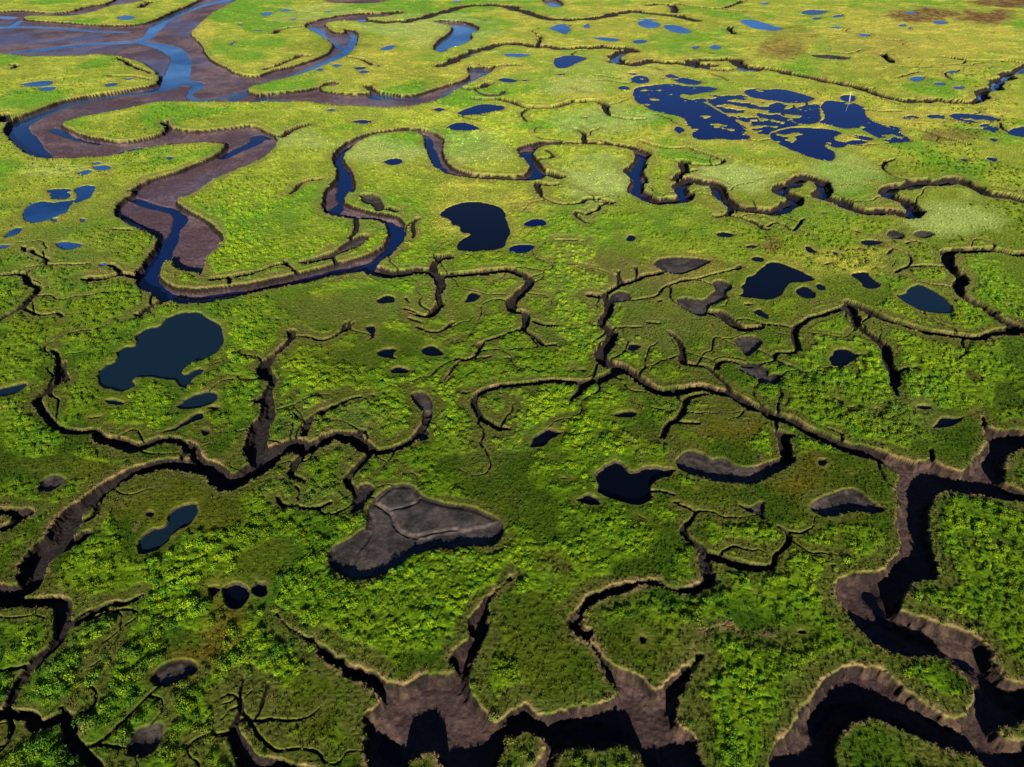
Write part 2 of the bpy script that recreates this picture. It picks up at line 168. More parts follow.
# ponds: label | outline
PONDS = """
large dark teal pond with ragged shore inside the west creek bend|01: 395,715 430,680 465,670 470,640 510,615 550,612 535,580 590,545 630,540 650,510 720,487 790,483 830,510 880,530 890,570 885,600 860,640 820,665 750,690 725,712 735,722 780,697 812,700 800,727 765,745 | 02: 765,5 735,15 700,3 | 01: 690,745 610,740 560,735 545,745 555,760 | 02: 545,8 500,28 455,22 405,0
rounded dark navy pond with a notched shore, east of the river loop|11: 740,85 780,60 830,45 880,42 930,50 975,65 1000,100 1010,150 1005,200 970,228 900,230 860,235 810,228 800,205 830,180 860,165 820,160 815,140 780,130 775,110 745,100
vast navy lagoon, largest in the marsh, with yellow grassy shores|20: 485,385 495,350 540,345 590,338 650,335 700,345 780,345 825,355 815,368 760,372 715,382 680,375 675,385 700,395 760,405 830,440 880,470 920,500 945,530 950,550 880,558 830,550 790,555 740,555 715,540 720,515 700,495 680,470 630,455 560,440 530,425 500,410
jagged navy lagoon with streaky grass strips, just below the white pole|30: 210,430 230,400 290,408 350,412 385,430 390,450 410,480 460,500 520,520 560,545 575,565 500,570 450,555 400,530 360,510 300,515 250,500 205,490 230,465
navy lagoon lobe with hooked eastern tip, lowest of the lagoon chain|30: 15,530 80,510 150,510 220,515 270,520 300,535 260,545 270,560 320,570 300,590 250,590 230,575 240,590 272,605 270,640 220,640 150,620 90,595 40,570 15,550
long tapering navy lagoon lobe along the upper side of the lagoon chain|20: 920,362 985,352 | 30: 0,360 40,352 120,370 195,392 150,408 90,412 20,400 | 20: 960,390
heart shaped black pond with a tan north bank amid bright tussocks|22: 345,420 350,350 390,320 430,308 465,325 485,350 530,330 590,330 640,345 620,375 550,390 550,430 560,440 520,470 460,465 400,445
wide black pond with a scalloped west shore, beside two small round ponds|21: 910,402 932,388 920,375 945,358 938,342 975,325 | 31: -2,285 30,283 70,295 120,312 160,332 178,350 150,360 85,362 65,380 58,405 20,422 | 21: 1015,428 960,420 920,412
slate blue pond with pointed western end, inside the east creek loop|31: 510,408 550,403 590,372 620,375 670,400 720,430 737,460 720,480 670,478 600,465 550,435
peanut shaped slate pond on green turf south of the west creek|02: 565,645 580,600 620,570 655,565 670,525 710,490 750,482 775,495 775,530 745,570 700,595 680,620 640,650 600,665 572,660
bright blue pond with scalloped shore, largest of the cluster by the west river bend|01: 90,100 110,60 150,38 200,40 280,35 300,20 290,40 270,75 200,105 130,120
small blue pond touching the upper side of the scalloped west cluster|01: 195,10 230,-5 280,5 270,25 215,28
blue pond with pointed arms at the eastern end of the west cluster|00: 295,757 340,742 385,745 375,765 | 01: 360,20 310,40 290,35 312,10
tiny blue pool at the north-east corner of the west cluster|01: 370,10 415,0 400,8
small blue pool just beneath the largest pond of the west cluster|01: 200,105 235,102 235,118 205,120
tiny blue pool at the western foot of the west cluster|01: 60,115 85,118 75,128
tiny blue pool on the west shoulder of the scalloped west pond|01: 110,42 135,40 125,55
long narrow blue pond slanting in the turf near the west cluster|01: 10,175 50,145 85,145 70,165 25,183
small blue pond cut by the picture's west edge, below the narrow slanting one|01: -20,214 45,205 40,220 -20,230
lone ragged blue pond south of the west cluster, on olive turf|01: 225,205 265,195 325,208 310,220 260,232 235,220
small round blue pool above the lone ragged pond of the west|01: 318,105 345,102 340,118 320,118
pale little pool beside a creek end near the west river bank|01: 395,285 425,280 420,295 398,295
tiny dark pool between the west creek and the large teal pond|01: 235,518 260,520 255,530
pale blue elongated pond, bigger of two touching on the western marsh island|00: 75,338 130,325 220,320 200,340 130,345
pale blue small pond joined under the elongated pond on the western marsh island|00: 155,350 230,344 215,360 170,362
blue pond near the eastern tip of the western marsh island|00: 415,335 475,328 470,342 425,345
tiny pale pool at the eastern tip of the western marsh island|00: 490,315 530,310 525,320
oval blue pond on the northern river island|00: 465,68 500,60 550,65 520,78 480,78
oval blue pond, lower left of the pool trio on the bend meadow|00: 310,688 350,676 370,685 330,698
largest oval blue pond of the pool trio on the bend meadow|00: 370,665 420,658 450,668 420,680 385,678
small upper blue pool of the trio on the bend meadow|00: 365,650 400,645 410,652 380,657
tiny pool beneath the largest of the trio on the bend meadow|00: 405,695 430,690 430,700
small blue pond near the tip of the narrow grass spit in the river bend|00: 655,630 680,624 698,630 680,638
blue pool spread above the largest pond of the west cluster|00: 188,758 250,752 285,760 240,770 195,768
pale pool in grass right of the estuary mouth, upper of two|00: 950,92 980,92 965,100
thin pale pool in grass right of the estuary mouth, lower of two|00: 915,175 945,162 930,180
dark blue pond cut by the west edge beside the teal pond|02: -25,25 50,0 95,-10 100,5 50,40 -25,48
small oval dark pond just south of the large teal pond|02: 420,65 450,55 495,62 495,80 460,88 430,80
small grey pool touching the bend of the west creek|02: 345,130 375,122 415,122 395,140 350,143
long oval dark pond south-east of the large teal pond|02: 715,80 760,45 820,28 860,35 865,55 830,80 770,95 725,95
tiny dark pool at the tip of the long oval pond|02: 830,95 850,82 885,85 880,100 850,113
slanted finger shaped dark pond beneath the long oval pond|02: 650,185 720,150 760,120 800,115 805,140 770,150 700,188 660,190
tiny pool just north-west of the peanut shaped pond|02: 580,515 600,502 618,510 610,528 588,528
bright blue small pond on the pale meadow inside the river arms|10: 500,190 540,178 560,185 535,198 505,200
small blue pool beside the northern river arm, right of two|10: 300,258 325,253 345,260 320,268
small blue pool beside the northern river arm, left of two|10: 240,278 255,270 272,275 255,285
small blue pool by a tiny creek on the meadow inside the river arms|10: 410,287 430,280 455,285 430,292
muddy dark pool beneath a little creek on the inner meadow|10: 390,270 430,265 440,272 410,278
tiny blue pool east of the little creek on the inner meadow|10: 480,262 495,258 500,264 488,267
small blue pond beneath the southern river arm, on green turf|10: 280,440 300,432 325,437 305,445
half moon navy pond on the meadow above the arching creek|10: 375,487 420,476 465,480 460,492 410,492
small oval navy pond left of the big double lobed one|10: 710,437 730,430 755,436 735,444
navy pond with two lobes and a pointed west end, near a forked creek|10: 805,450 830,438 870,425 900,415 950,418 1000,425 985,440 930,448 880,455 830,460
smooth oval navy pond beneath the double lobed pond|10: 765,505 800,488 850,490 895,510 880,520 820,522 775,515
tiny navy pool south-east of the smooth oval pond|10: 905,560 918,556 918,568
oval navy pond inside the arch of the looping creek|10: 510,645 540,633 580,635 585,650 550,660 520,655
pale blue pool, left of the pale pair on the far meadow|10: 18,50 70,45 60,60 25,62
pale blue pool, right of the pale pair on the far meadow|10: 95,40 120,33 155,40 110,45
tiny pale pool under the pale pair of the far meadow|10: 130,75 165,70 155,80
thin pale pool right beside the estuary's grassy shore|10: -20,118 25,118 15,125
tiny pale pool above the curved northern arm|10: 275,45 300,42 300,50
pale pool near the far edge above the brown winding creek|10: 775,5 820,2 810,12
narrow blue pond between two brown creeks, near the oxbow|10: 985,218 1010,212 1023,212 | 20: 75,215 60,225 0,228
navy sliver pool beneath the far horizontal creek|10: 965,318 1000,310 | 20: 0,315 25,320 10,328 | 10: 990,328
tiny navy sliver right of another sliver beneath the far horizontal creek|20: 35,318 75,316 55,325
pale blue pond with forked ends on the far meadow|20: 140,112 190,95 225,100 235,120 210,138 190,125
pale blue pond, left half of the far twin ponds|20: 500,85 540,80 590,92 588,110 540,112 505,100
pale blue pond, longer right half of the far twin ponds|20: 600,100 650,98 700,112 720,128 680,135 620,120
thin pale strip of water above the far twin ponds|20: 500,76 560,74 585,79 540,82
thin azure pond beneath the forked pale one|20: 315,150 360,147 430,155 415,165 360,160
little azure pond under the far twin ponds|20: 480,165 500,158 540,160 530,172 495,172
pair of tiny pale pools next to the forked pale pond|20: 285,100 310,92 310,112 290,110
diamond shaped deep blue pond with ragged shore on yellowish meadow|20: 165,235 215,220 260,222 305,232 270,245 220,270 185,272 165,255
tiny pool below the diamond shaped pond|20: 175,295 210,292 205,300
small azure star shaped pond above a bend of the far creek|20: 785,190 810,175 840,190 820,197
tiny azure pool left of the star shaped pond|20: 715,187 740,183 755,188 735,194
long azure pond with a pointed eastern tail on the far meadow|20: 905,82 950,75 1010,90 | 30: 20,102 60,112 50,120 10,122 | 20: 960,112
small pale pool at the far edge above the long azure pond|20: 990,12 1023,8 1023,20
tiny dark pool on the pale meadow above the horseshoe creek|20: 280,470 300,465 305,475
small navy pool at the western shoulder of the vast lagoon|20: 425,350 440,342 468,348 460,358 435,355
tiny navy sliver above the vast lagoon's north-west corner|20: 455,292 500,290 490,300
navy pool between the vast lagoon and its north-west sliver|20: 475,310 510,300 545,308 545,330 505,333 480,325
web of navy shallows and yellow grass rafts between the big lagoon lobes|20: 770,385 850,372 940,382 1000,405 | 30: 60,440 110,420 200,430 215,480 150,500 90,505 20,520 -10,545 | 20: 960,540 900,490 850,450 800,420
small navy pool in the south bay of the vast lagoon|20: 645,515 660,505 690,515 685,540 665,530
narrow navy pond along the top of the vast lagoon|20: 610,300 640,295 660,305 720,315 762,325 740,338 690,335 640,318
navy oval pool tucked against the vast lagoon's eastern tip|20: 730,395 770,392 780,405 745,405
ragged navy pool with grassy rafts between the vast lagoon and the tapering lobe|20: 795,400 850,380 900,382 960,400 970,412 900,418 840,415
navy oval pool beneath the tapering lagoon lobe|30: 5,418 40,405 75,425 60,435 10,432
mottled navy pool choked with grass rafts, middle of the lagoon chain|30: 100,445 140,420 200,415 210,440 200,475 170,470 150,450 110,455
navy pool with a pointed east end, above the hooked lagoon lobe|30: -20,470 30,462 80,480 120,495 60,502 -20,500
navy strip along the jagged lagoon's eastern shore|30: 480,500 530,510 535,520 500,518
round navy pool with the white pole standing on its shore|30: 290,385 310,378 350,382 350,400 320,405 295,398
narrow navy pool beside the hooked lagoon lobe's tip|30: 315,565 350,558 400,565 380,575 330,577
navy sliver between the jagged lagoon and the hooked lobe|30: 330,535 370,540 420,552 400,560 350,550
angular navy pool west of the hooked lagoon lobe|20: 975,450 1023,460 1023,500 1000,480
dark blue pond with an azure rim among brown peat at the far edge|30: 135,45 170,37 240,42 235,52 180,60 140,55
small azure pool just below the dark pond at the far edge|30: 170,72 195,67 215,73 190,80
small azure pond right of the long tailed azure pond|30: 245,108 270,104 300,110 270,116
azure oval pond alone on the broad far meadow|30: 355,138 380,132 415,142 390,148
pale oval pond on the far brown heath, left of two|30: 535,48 570,45 605,52 570,56
pale oval pond on the far brown heath, right of two|30: 655,85 690,80 720,90 700,97 670,93
small azure pool beneath the heath's brown patch|30: 520,98 545,95 555,105 530,105
tiny azure pool beside the one beneath the heath's brown patch|30: 555,110 575,108 570,118
double azure pond, leftmost of three in a row on yellow grass|30: 570,310 600,304 632,310 625,318 590,325 572,318
azure oval pond, middle of three in a row on yellow grass|30: 660,332 690,327 715,338 680,340
azure oval pond, rightmost of three in a row on yellow grass|30: 735,347 770,342 790,350 760,357
small azure pool above the row of three on yellow grass|30: 710,285 740,280 762,285 735,292
thin azure pool east of the one above the row of three|30: 790,295 828,295 810,300
tiny azure pool near the bend of the far right creek|30: 870,265 905,262 895,270
ragged tiny pool at the far edge beside the peat patch|30: 255,62 300,55 300,65 270,70
smooth navy oval, westernmost of the eastern pond row|30: 635,462 660,455 710,462 700,472 650,470
wide navy pond with shallow grassy patches in the eastern pond row|30: 720,462 750,453 800,455 870,460 925,475 880,485 820,490 760,480
ragged navy pond hanging below the wide one of the eastern row|30: 845,500 890,492 930,520 910,530 870,515
deep blue pond cut by the east edge, beyond the eastern pond row|30: 950,525 990,507 1050,503 1050,548 970,542
small navy oval on green turf above the eastern creek bends, left of two|30: 760,635 780,630 805,640 785,647
small navy oval on green turf above the eastern creek bends, right of two|30: 870,632 895,627 920,637 900,645
small navy oval below the eastern pond row|30: 875,553 900,550 925,558 905,566
mottled navy pool west of the eastern pond row|30: 535,468 570,460 605,468 580,476 550,475
neat navy oval pond just under the notched shore pond|21: -12,215 40,205 85,210 90,225 60,240 10,242 -12,235
navy oval pond right of the notched shore pond|21: 50,120 75,107 110,105 135,118 120,132 80,136 55,130
small round black pond on green turf above the muddy peat flat|21: 450,180 465,168 490,172 498,188 475,197 452,192
tiny black pool beside the small round pond above the peat flat|21: 405,182 422,172 420,190
flat black oval pond south of the double looped creek|21: 812,165 840,158 885,168 870,178 830,178
flat black oval pond, second down the slope above the wide black pond|21: 930,215 955,208 985,215 970,226 940,223
black pond with blunt ends just above the wide black pond|21: 955,262 975,252 1005,262 1000,277 970,275
tilted black pond beneath the wide black pond|21: 962,478 990,465 1020,478 1023,505 990,492
small black pool west of the tilted one, below the wide black pond|21: 925,445 950,440 965,448 945,455
tiny black pool on yellow turf north of the inner creek loop|21: 580,430 600,426 607,436 590,440
tiny black pool just below the boot shaped mud hollow|21: 668,510 685,503 695,513 680,520
solitary dark oval pond inside the creek loop of the middle marsh|21: 460,620 480,605 505,608 515,620 490,632 465,630
tiny black pool near the creek west of the middle marsh loop|21: 270,710 285,702 300,710 285,720
rounded dark pond east of the side creek below the river loop|11: 830,430 850,402 880,400 898,415 880,435 845,442
dark half round pond with flat east side, beneath the side creek|11: 665,625 690,610 720,612 748,645 700,652 675,645
notched dark pond, uppermost of three in bright tussocks|11: 425,545 450,533 480,535 485,575 450,595 425,588 450,570
hooked dark pond, middle of three in bright tussocks|11: 490,640 520,620 555,620 567,635 545,645 560,660 540,660 500,652
flat dark oval pond, lowest of three in bright tussocks|11: 543,708 570,695 600,698 622,712 600,726 550,725
dark pool with ragged west side below the broad river bend|11: 478,430 520,412 550,415 550,438 500,442
tiny dark pool beside the ragged one below the broad river bend|11: 585,422 610,416 620,440 600,440
tiny blue pool alone on turf beneath the river's outer bank|11: 68,503 85,497 102,507 85,517
thin dark pool by the branching creek west of the middle marsh|11: 980,660 1020,655 1023,665 990,668
round black pond, lower left of two beside the wide black pond|31: 115,395 130,378 160,378 188,405 180,420 140,418
round black pond, upper right of two beside the wide black pond|31: 185,372 200,362 225,370 232,385 205,390
black pond with a thin tail pointing east, on open green turf|31: 330,332 360,320 400,322 420,345 450,365 435,373 415,383 380,372 360,350
small black oval pond north of the wide black pond|31: 140,218 165,212 198,235 165,242
tiny black oval pool east of the one north of the wide black pond|31: 250,240 265,235 288,245 270,252
tiny dark pool under the eastern creek bends, upper of two|31: 205,78 235,80 215,85
tiny dark pool under the eastern creek bends, lower of two|31: 192,102 216,100 210,107
small black pool, top of the scattered group on eastern turf|31: 340,152 360,150 380,162 355,165
black pond with blue glint amid the scattered group on eastern turf|31: 375,195 400,190 455,195 440,207 390,210
small black pool, lowest left of the scattered group on eastern turf|31: 340,225 360,218 378,228 350,232
small black pool just below the two muddy hollows|31: 540,200 560,195 578,202 555,210
crescent black pool south-west of the two muddy hollows|31: 470,245 485,228 505,222 490,245
tiny black dash of water above the tailed pond|31: 218,285 240,278 252,286 230,292
tiny black pool touching the top of the wide black pond|31: 50,282 80,276 75,285
dark rounded pond beneath the forked creek, within bright tussocks|31: 250,660 275,632 320,630 345,648 385,648 345,660 340,672 310,690 275,693 255,680
black oval pool under the straight east creek, near a bend|32: 265,65 280,52 305,65 300,82 275,75
rounded black pond beside the tan edged creek corner|32: 190,300 205,288 235,295 245,315 225,330 200,322
black swan necked pond near the big channel junction|32: 675,162 700,128 760,130 825,100 830,106 770,150 720,165 690,168
tiny black pool between the straight creek and the swan necked pond|32: 420,95 435,90 447,100 432,105
black ragged pool at the foot of the branching east creek|32: 580,90 600,75 640,78 660,98 620,103
tiny black dash right of the pool under the straight east creek|32: 310,90 345,88 340,97
small black pool in the southeastern meadow, left of two|32: 798,632 815,622 825,635 810,643
small black pool in the southeastern meadow, right of two|32: 910,628 940,625 930,637
tiny black pool on turf south of the crescent mud hollow|32: 268,625 285,622 280,635
flat black oval pond in the tussocks of the middle marsh|22: 410,120 440,108 480,105 497,120 470,132 425,132
wedge shaped black pond with blunt west end in the middle marsh|22: 75,240 85,205 120,183 160,185 200,198 160,215 130,240 95,248
tiny round black pool just beneath the straight creek|22: 485,20 495,10 505,20 495,32
small black pool left of the heart shaped pond|22: 190,375 215,368 245,375 220,383
black pond beneath the small pool west of the heart shaped pond|22: 255,460 275,445 310,438 345,455 345,485 300,480 270,472
tiny curved black pool under the heart shaped pond|22: 490,520 520,520 550,535 545,550 520,545
thin black pool under the wedge shaped pond|22: 130,290 160,282 188,288 160,295
tiny black pool right of the heart shaped pond's outlet|22: 730,422 745,418 755,426 740,432
small black pool on the outlet thread of the heart shaped pond|22: 640,470 660,460 680,468 665,482
jagged black pool at the end of the heart pond's outlet thread|22: 690,485 720,490 745,510 715,508
small black pool beside the short creek above the heart shaped pond|22: 670,150 700,150 740,152 720,162 690,160
round black pond in the heart shaped meadow ringed by channels|23: 492,225 510,217 540,228 557,255 540,285 505,288 492,260
black round pool, westernmost of the chain of three|03: 820,45 845,30 880,35 885,60 850,90 825,75
black deep pool, middle and biggest of the chain of three|03: 885,60 910,30 950,25 985,45 1000,70 960,115 930,125 900,95
black pool, easternmost of the chain of three|03: 1003,50 1023,15 | 13: 20,20 45,30 45,70 20,85 | 03: 1005,72
tiny blue pool beside the double branch of the west creek|12: 92,75 105,70 118,80 105,88
tiny bright blue pool at the end of a branch creek|12: 458,42 470,35 480,45 468,52
black hole of water in the grass left of the looping southeast channel|33: 115,215 150,212 155,235 120,235
"""
# vegetation patches: kind, centre and half size in pixels, strength
PATCHES = [
 ("lush",470,570,110,60,1),("lush",600,500,70,70,.8),("lush",420,620,70,30,1),("lush",560,430,60,40,.8),("lush",190,570,60,45,.9),("lush",80,540,60,50,.5),("lush",420,400,60,40,.8),
 ("lush",290,400,40,30,.7),("lush",800,560,60,60,.8),("lush",740,560,40,40,.7),("lush",900,700,60,40,.4),("lush",720,700,60,50,.8),("lush",60,660,70,50,.5),("lush",940,380,90,30,.8),("lush",860,340,60,40,.8),
 ("lush",620,350,60,20,.7),("lush",580,300,40,60,.8),("lush",950,570,70,60,.6),("lush",300,640,60,60,.5),("lush",30,420,30,50,.7),("lush",130,420,40,30,.8),("lush",240,230,60,50,.6),("lush",340,260,90,30,.5),("lush",820,440,70,30,.6),("lush",980,290,50,40,.7),("lush",410,310,40,30,.6),("lush",240,350,30,40,.7),
 ("smooth",268,565,34,26,1),("smooth",200,640,40,20,.8),("smooth",60,470,60,14,.8),("smooth",640,440,90,14,.6),("smooth",730,420,40,30,.9),("smooth",310,370,60,20,.5),("smooth",180,510,60,30,.7),("smooth",240,590,30,60,.6),("smooth",310,705,30,40,.9),("smooth",560,670,50,50,.4),("smooth",540,660,40,60,.7),("smooth",650,650,60,40,.6),("smooth",900,740,60,30,.5),("smooth",930,720,50,30,.4),("smooth",900,470,60,30,.6),("smooth",830,500,50,30,.5),
 ("rust",205,655,40,16,.9),("rust",450,545,30,8,.7),("rust",560,560,40,15,.3),("rust",800,470,40,20,.5),("rust",730,425,40,20,.35),("rust",230,625,30,30,.7),("rust",60,310,60,20,.3),
 ("pale",600,180,44,26,1),("pale",735,180,40,18,1),("pale",950,215,60,20,.9),("pale",840,170,40,20,.6),("pale",385,152,60,14,.8),("pale",430,30,60,14,.8),("pale",300,140,40,12,.6),("pale",570,85,40,10,.9),("pale",600,120,50,14,.7),("pale",50,170,40,8,.5),("pale",700,600,10,10,.1),("pale",330,15,60,10,.5),("pale",470,150,40,20,.5),("pale",620,70,60,12,.4),("pale",600,60,20,6,.3),
 ("yellow",500,60,300,30,.45),("yellow",900,40,140,40,.75),("yellow",640,95,60,14,.7),("yellow",760,140,150,14,.6),("yellow",790,110,110,22,.9),("yellow",900,120,60,12,.8),("yellow",480,215,60,32,.55),("yellow",610,20,120,20,.5),("yellow",200,35,14,22,.9),("yellow",830,260,60,18,.5),("yellow",560,45,60,10,.4),("yellow",980,110,60,16,.6),("yellow",680,270,40,20,.3),
 ("brown",925,15,40,7,.9),("brown",990,17,30,8,1),("brown",1005,3,40,4,1),("brown",870,45,60,12,.2),("brown",780,50,24,12,.6),("brown",955,136,34,8,.6),("brown",680,265,34,10,.6),("brown",650,275,60,20,.35),("brown",770,245,14,10,.8),("brown",790,35,30,8,.3),("brown",640,60,20,4,.4),
 ("olive",610,275,70,34,.8),("olive",660,330,60,30,.9),("olive",370,310,90,16,.7),("olive",330,430,50,30,.8),("olive",310,500,40,16,.8),("olive",500,430,40,50,.6),("olive",560,330,40,30,.5),("olive",60,250,60,40,.6),("olive",900,410,50,30,.7),("olive",890,260,60,20,.4),("olive",560,570,20,20,.3),("olive",250,700,16,40,.9),("olive",800,700,20,60,.5),
 ("deep",60,690,60,60,.8),("deep",330,690,50,50,.5),("deep",960,600,60,60,.3),("deep",540,610,20,60,.3),("deep",870,750,60,40,.8),("deep",130,70,100,10,.3),("deep",330,45,40,12,.7),("deep",160,130,100,12,.4),("deep",250,125,120,10,.5),("deep",920,175,60,12,.6),("deep",900,70,90,20,.3),("deep",420,80,40,14,.5),("deep",680,20,60,10,.2),
]
import bpy, bmesh, math, random
import numpy as np
from mathutils import Vector
rng = np.random.default_rng(7)
random.seed(7)
H, FPX, TH = 100.0, 711.0, math.radians(37.5)
CT, ST = math.cos(TH), math.sin(TH)
SUN_AZ, SUN_EL = math.radians(4), math.radians(18.5)     # east of due south (behind the viewer), above the horizon

def ground(px, py):                                      # photograph pixel -> point of the marsh plane, and its range
    a = (px - 512.0) / FPX; b = (383.5 - py) / FPX
    t = H / (ST - b * CT)
    return a * t, (CT + b * ST) * t, t

def parse(s, w0=0.0):
    out = []; ox = oy = 0
    for tok in s.replace('|', ' ').split():
        if tok.endswith(':'):
            c, r = int(tok[0]), int(tok[1]); ox = 256 * c; oy = [0, 192, 384, 575][r]
        else:
            v = tok.split(',')
            px, py = ox + float(v[0]) / 4, oy + float(v[1]) / 4
            py = max(py, -12)
            X, Y, t = ground(px, py)
            w = float(v[2]) if len(v) > 2 else w0
            out.append((X, Y, w * t / FPX))
    return np.array(out)

def smooth_closed(p, it=2):
    p = p[:, :2]
    for _ in range(it):
        q = np.roll(p, -1, 0)
        p = np.stack([p * .78 + q * .22, p * .22 + q * .78], 1).reshape(-1, 2)
    return p
def smooth_open(p, it=2):
    for _ in range(it):
        q = p[1:]; a = p[:-1]
        m = np.stack([a * .75 + q * .25, a * .25 + q * .75], 1).reshape(-1, p.shape[1])
        p = np.concatenate([p[:1], m, p[-1:]])
    return p

# ------------------------------------------------------------------ noise
PERM = rng.random((256, 256)).astype(np.float32)
def vnoise(x, y, s, ox=0.0, oy=0.0):
    u = x / s + ox; v = y / s + oy
    i = np.floor(u).astype(np.int64); j = np.floor(v).astype(np.int64)
    f = (u - i).astype(np.float32); g = (v - j).astype(np.float32)
    f = f * f * f * (f * (f * 6 - 15) + 10); g = g * g * g * (g * (g * 6 - 15) + 10)
    i0 = i & 255; i1 = (i + 1) & 255; j0 = j & 255; j1 = (j + 1) & 255
    a = PERM[i0, j0] * (1 - f) + PERM[i1, j0] * f
    b = PERM[i0, j1] * (1 - f) + PERM[i1, j1] * f
    return (a * (1 - g) + b * g) * 2 - 1
def fbm(x, y, s, o=4, seed=0):
    c, sn = math.cos(.6), math.sin(.6)
    r = 0; amp = 1; tot = 0
    for k in range(o):
        x, y = x * c - y * sn, x * sn + y * c
        r = r + amp * vnoise(x, y, s, seed * 17.3 + k * 5.1, seed * 9.7 + k * 3.3); tot += amp
        amp *= .5; s *= .5
    return r / tot
def sstep(a, b, x):
    t = np.clip((x - a) / (b - a), 0, 1)
    return t * t * (3 - 2 * t)

# ------------------------------------------------------------------ terrain sheet: rows run away from the camera, finer where near
ys = [-150, -100, -70, -50, -30, -15, -5, 2, 8, 13]
y = 18.0
while y < 700:
    d2 = y * y + H * H
    st = min(max(.115, .62 * d2 / (H * 760)), .95)
    if y < 38: st = .35
    ys.append(y); y += st
while y < 9000:
    ys.append(y); y += (y - 690) * .12 + 2
YS = np.array(ys)
us = np.linspace(-.80, .80, 1700)
extra = np.array([.85, .92, 1.0, 1.15, 1.4, 1.8, 2.5, 4.0])
US = np.concatenate([-extra[::-1], us, extra])
SY = np.maximum(YS * CT + H * ST, 88.0)
X = (US[None, :] * SY[:, None]).astype(np.float32)
Y = np.repeat(YS[:, None], len(US), 1).astype(np.float32)
NR, NC = X.shape
t_ = Y * CT + H * ST
PX = 512 + FPX * X / np.maximum(t_, 1)                    # where each point lay in the survey picture (for the traced patches)
PY = 383.5 - FPX * (Y * ST - H * CT) / np.maximum(t_, 1)

def box(x0, x1, y0, y1):
    r0 = np.searchsorted(YS, y0); r1 = np.searchsorted(YS, y1, 'right')
    if r1 <= r0: return None
    s = SY[[r0, r1 - 1]]
    c0 = np.searchsorted(US, min(x0 / s[0], x0 / s[1])); c1 = np.searchsorted(US, max(x1 / s[0], x1 / s[1]), 'right')
    if c1 <= c0: return None
    return r0, r1, c0, c1

M = 9.0
def seg_dist(D, A, B, ra=0.0, rb=0.0, m=M):
    mm = m + max(ra, rb)
    b = box(min(A[0], B[0]) - mm, max(A[0], B[0]) + mm, min(A[1], B[1]) - mm, max(A[1], B[1]) + mm)
    if b is None: return
    r0, r1, c0, c1 = b
    x = X[r0:r1, c0:c1]; y_ = Y[r0:r1, c0:c1]
    dx, dy = B[0] - A[0], B[1] - A[1]; L = dx * dx + dy * dy + 1e-9
    t = np.clip(((x - A[0]) * dx + (y_ - A[1]) * dy) / L, 0, 1)
    d = np.sqrt((x - A[0] - t * dx) ** 2 + (y_ - A[1] - t * dy) ** 2) - (ra + t * (rb - ra))
    v = D[r0:r1, c0:c1]; np.minimum(v, d, out=v)

def inside(P, mask=None):
    b = box(P[:, 0].min() - M, P[:, 0].max() + M, P[:, 1].min() - M, P[:, 1].max() + M)
    if b is None: return None
    r0, r1, c0, c1 = b
    x = X[r0:r1, c0:c1]
    ins = np.zeros(x.shape, bool)
    Q = np.roll(P, -1, 0)
    for k in range(len(P)):
        xa, ya = P[k]; xb, yb = Q[k]
        if ya == yb: continue
        lo, hi = min(ya, yb), max(ya, yb)
        i0 = np.searchsorted(YS[r0:r1], lo, 'right'); i1 = np.searchsorted(YS[r0:r1], hi, 'right')
        if i1 <= i0: continue
        yy = YS[r0:r1][i0:i1]
        xc = xa + (yy - ya) / (yb - ya) * (xb - xa)
        ins[i0:i1] ^= x[i0:i1] < xc[:, None]
    return b, ins

def poly_sdf(P):
    """signed distance field of a closed outline within its own box (band M wide)"""
    res = inside(P)
    if res is None: return None
    b, ins = res
    D = np.full(X.shape, M, np.float32) if False else None
    r0, r1, c0, c1 = b
    G = np.full((r1 - r0, c1 - c0), M, np.float32)
    Q = np.roll(P, -1, 0)
    for k in range(len(P)):
        A, B = P[k], Q[k]
        bb = box(min(A[0], B[0]) - M, max(A[0], B[0]) + M, min(A[1], B[1]) - M, max(A[1], B[1]) + M)
        if bb is None: continue
        a0, a1, e0, e1 = max(bb[0], r0), min(bb[1], r1), max(bb[2], c0), min(bb[3], c1)
        if a1 <= a0 or e1 <= e0: continue
        x = X[a0:a1, e0:e1]; y_ = Y[a0:a1, e0:e1]
        dx, dy = B[0] - A[0], B[1] - A[1]; L = dx * dx + dy * dy + 1e-9
        t = np.clip(((x - A[0]) * dx + (y_ - A[1]) * dy) / L, 0, 1)
        d = np.sqrt((x - A[0] - t * dx) ** 2 + (y_ - A[1] - t * dy) ** 2)
        v = G[a0 - r0:a1 - r0, e0 - c0:e1 - c0]; np.minimum(v, d, out=v)
    return b, np.where(ins, -G, G)

near = np.clip(1 - (Y - 60) / 220, 0, 1)
farf = sstep(120, 420, Y)
edge_n = (fbm(X, Y, 3.2, 4, 1) * .55 + fbm(X, Y, 9.0, 3, 2) * .7).astype(np.float32)
fine_n = fbm(X, Y, 1.1, 3, 3).astype(np.float32)

depth = np.zeros(X.shape, np.float32)       # carved depth
creekd = np.full(X.shape, 30.0, np.float32)  # distance to the nearest channel edge
rimw = np.zeros(X.shape, np.float32)         # size of that channel
pan = np.zeros(X.shape, np.float32)

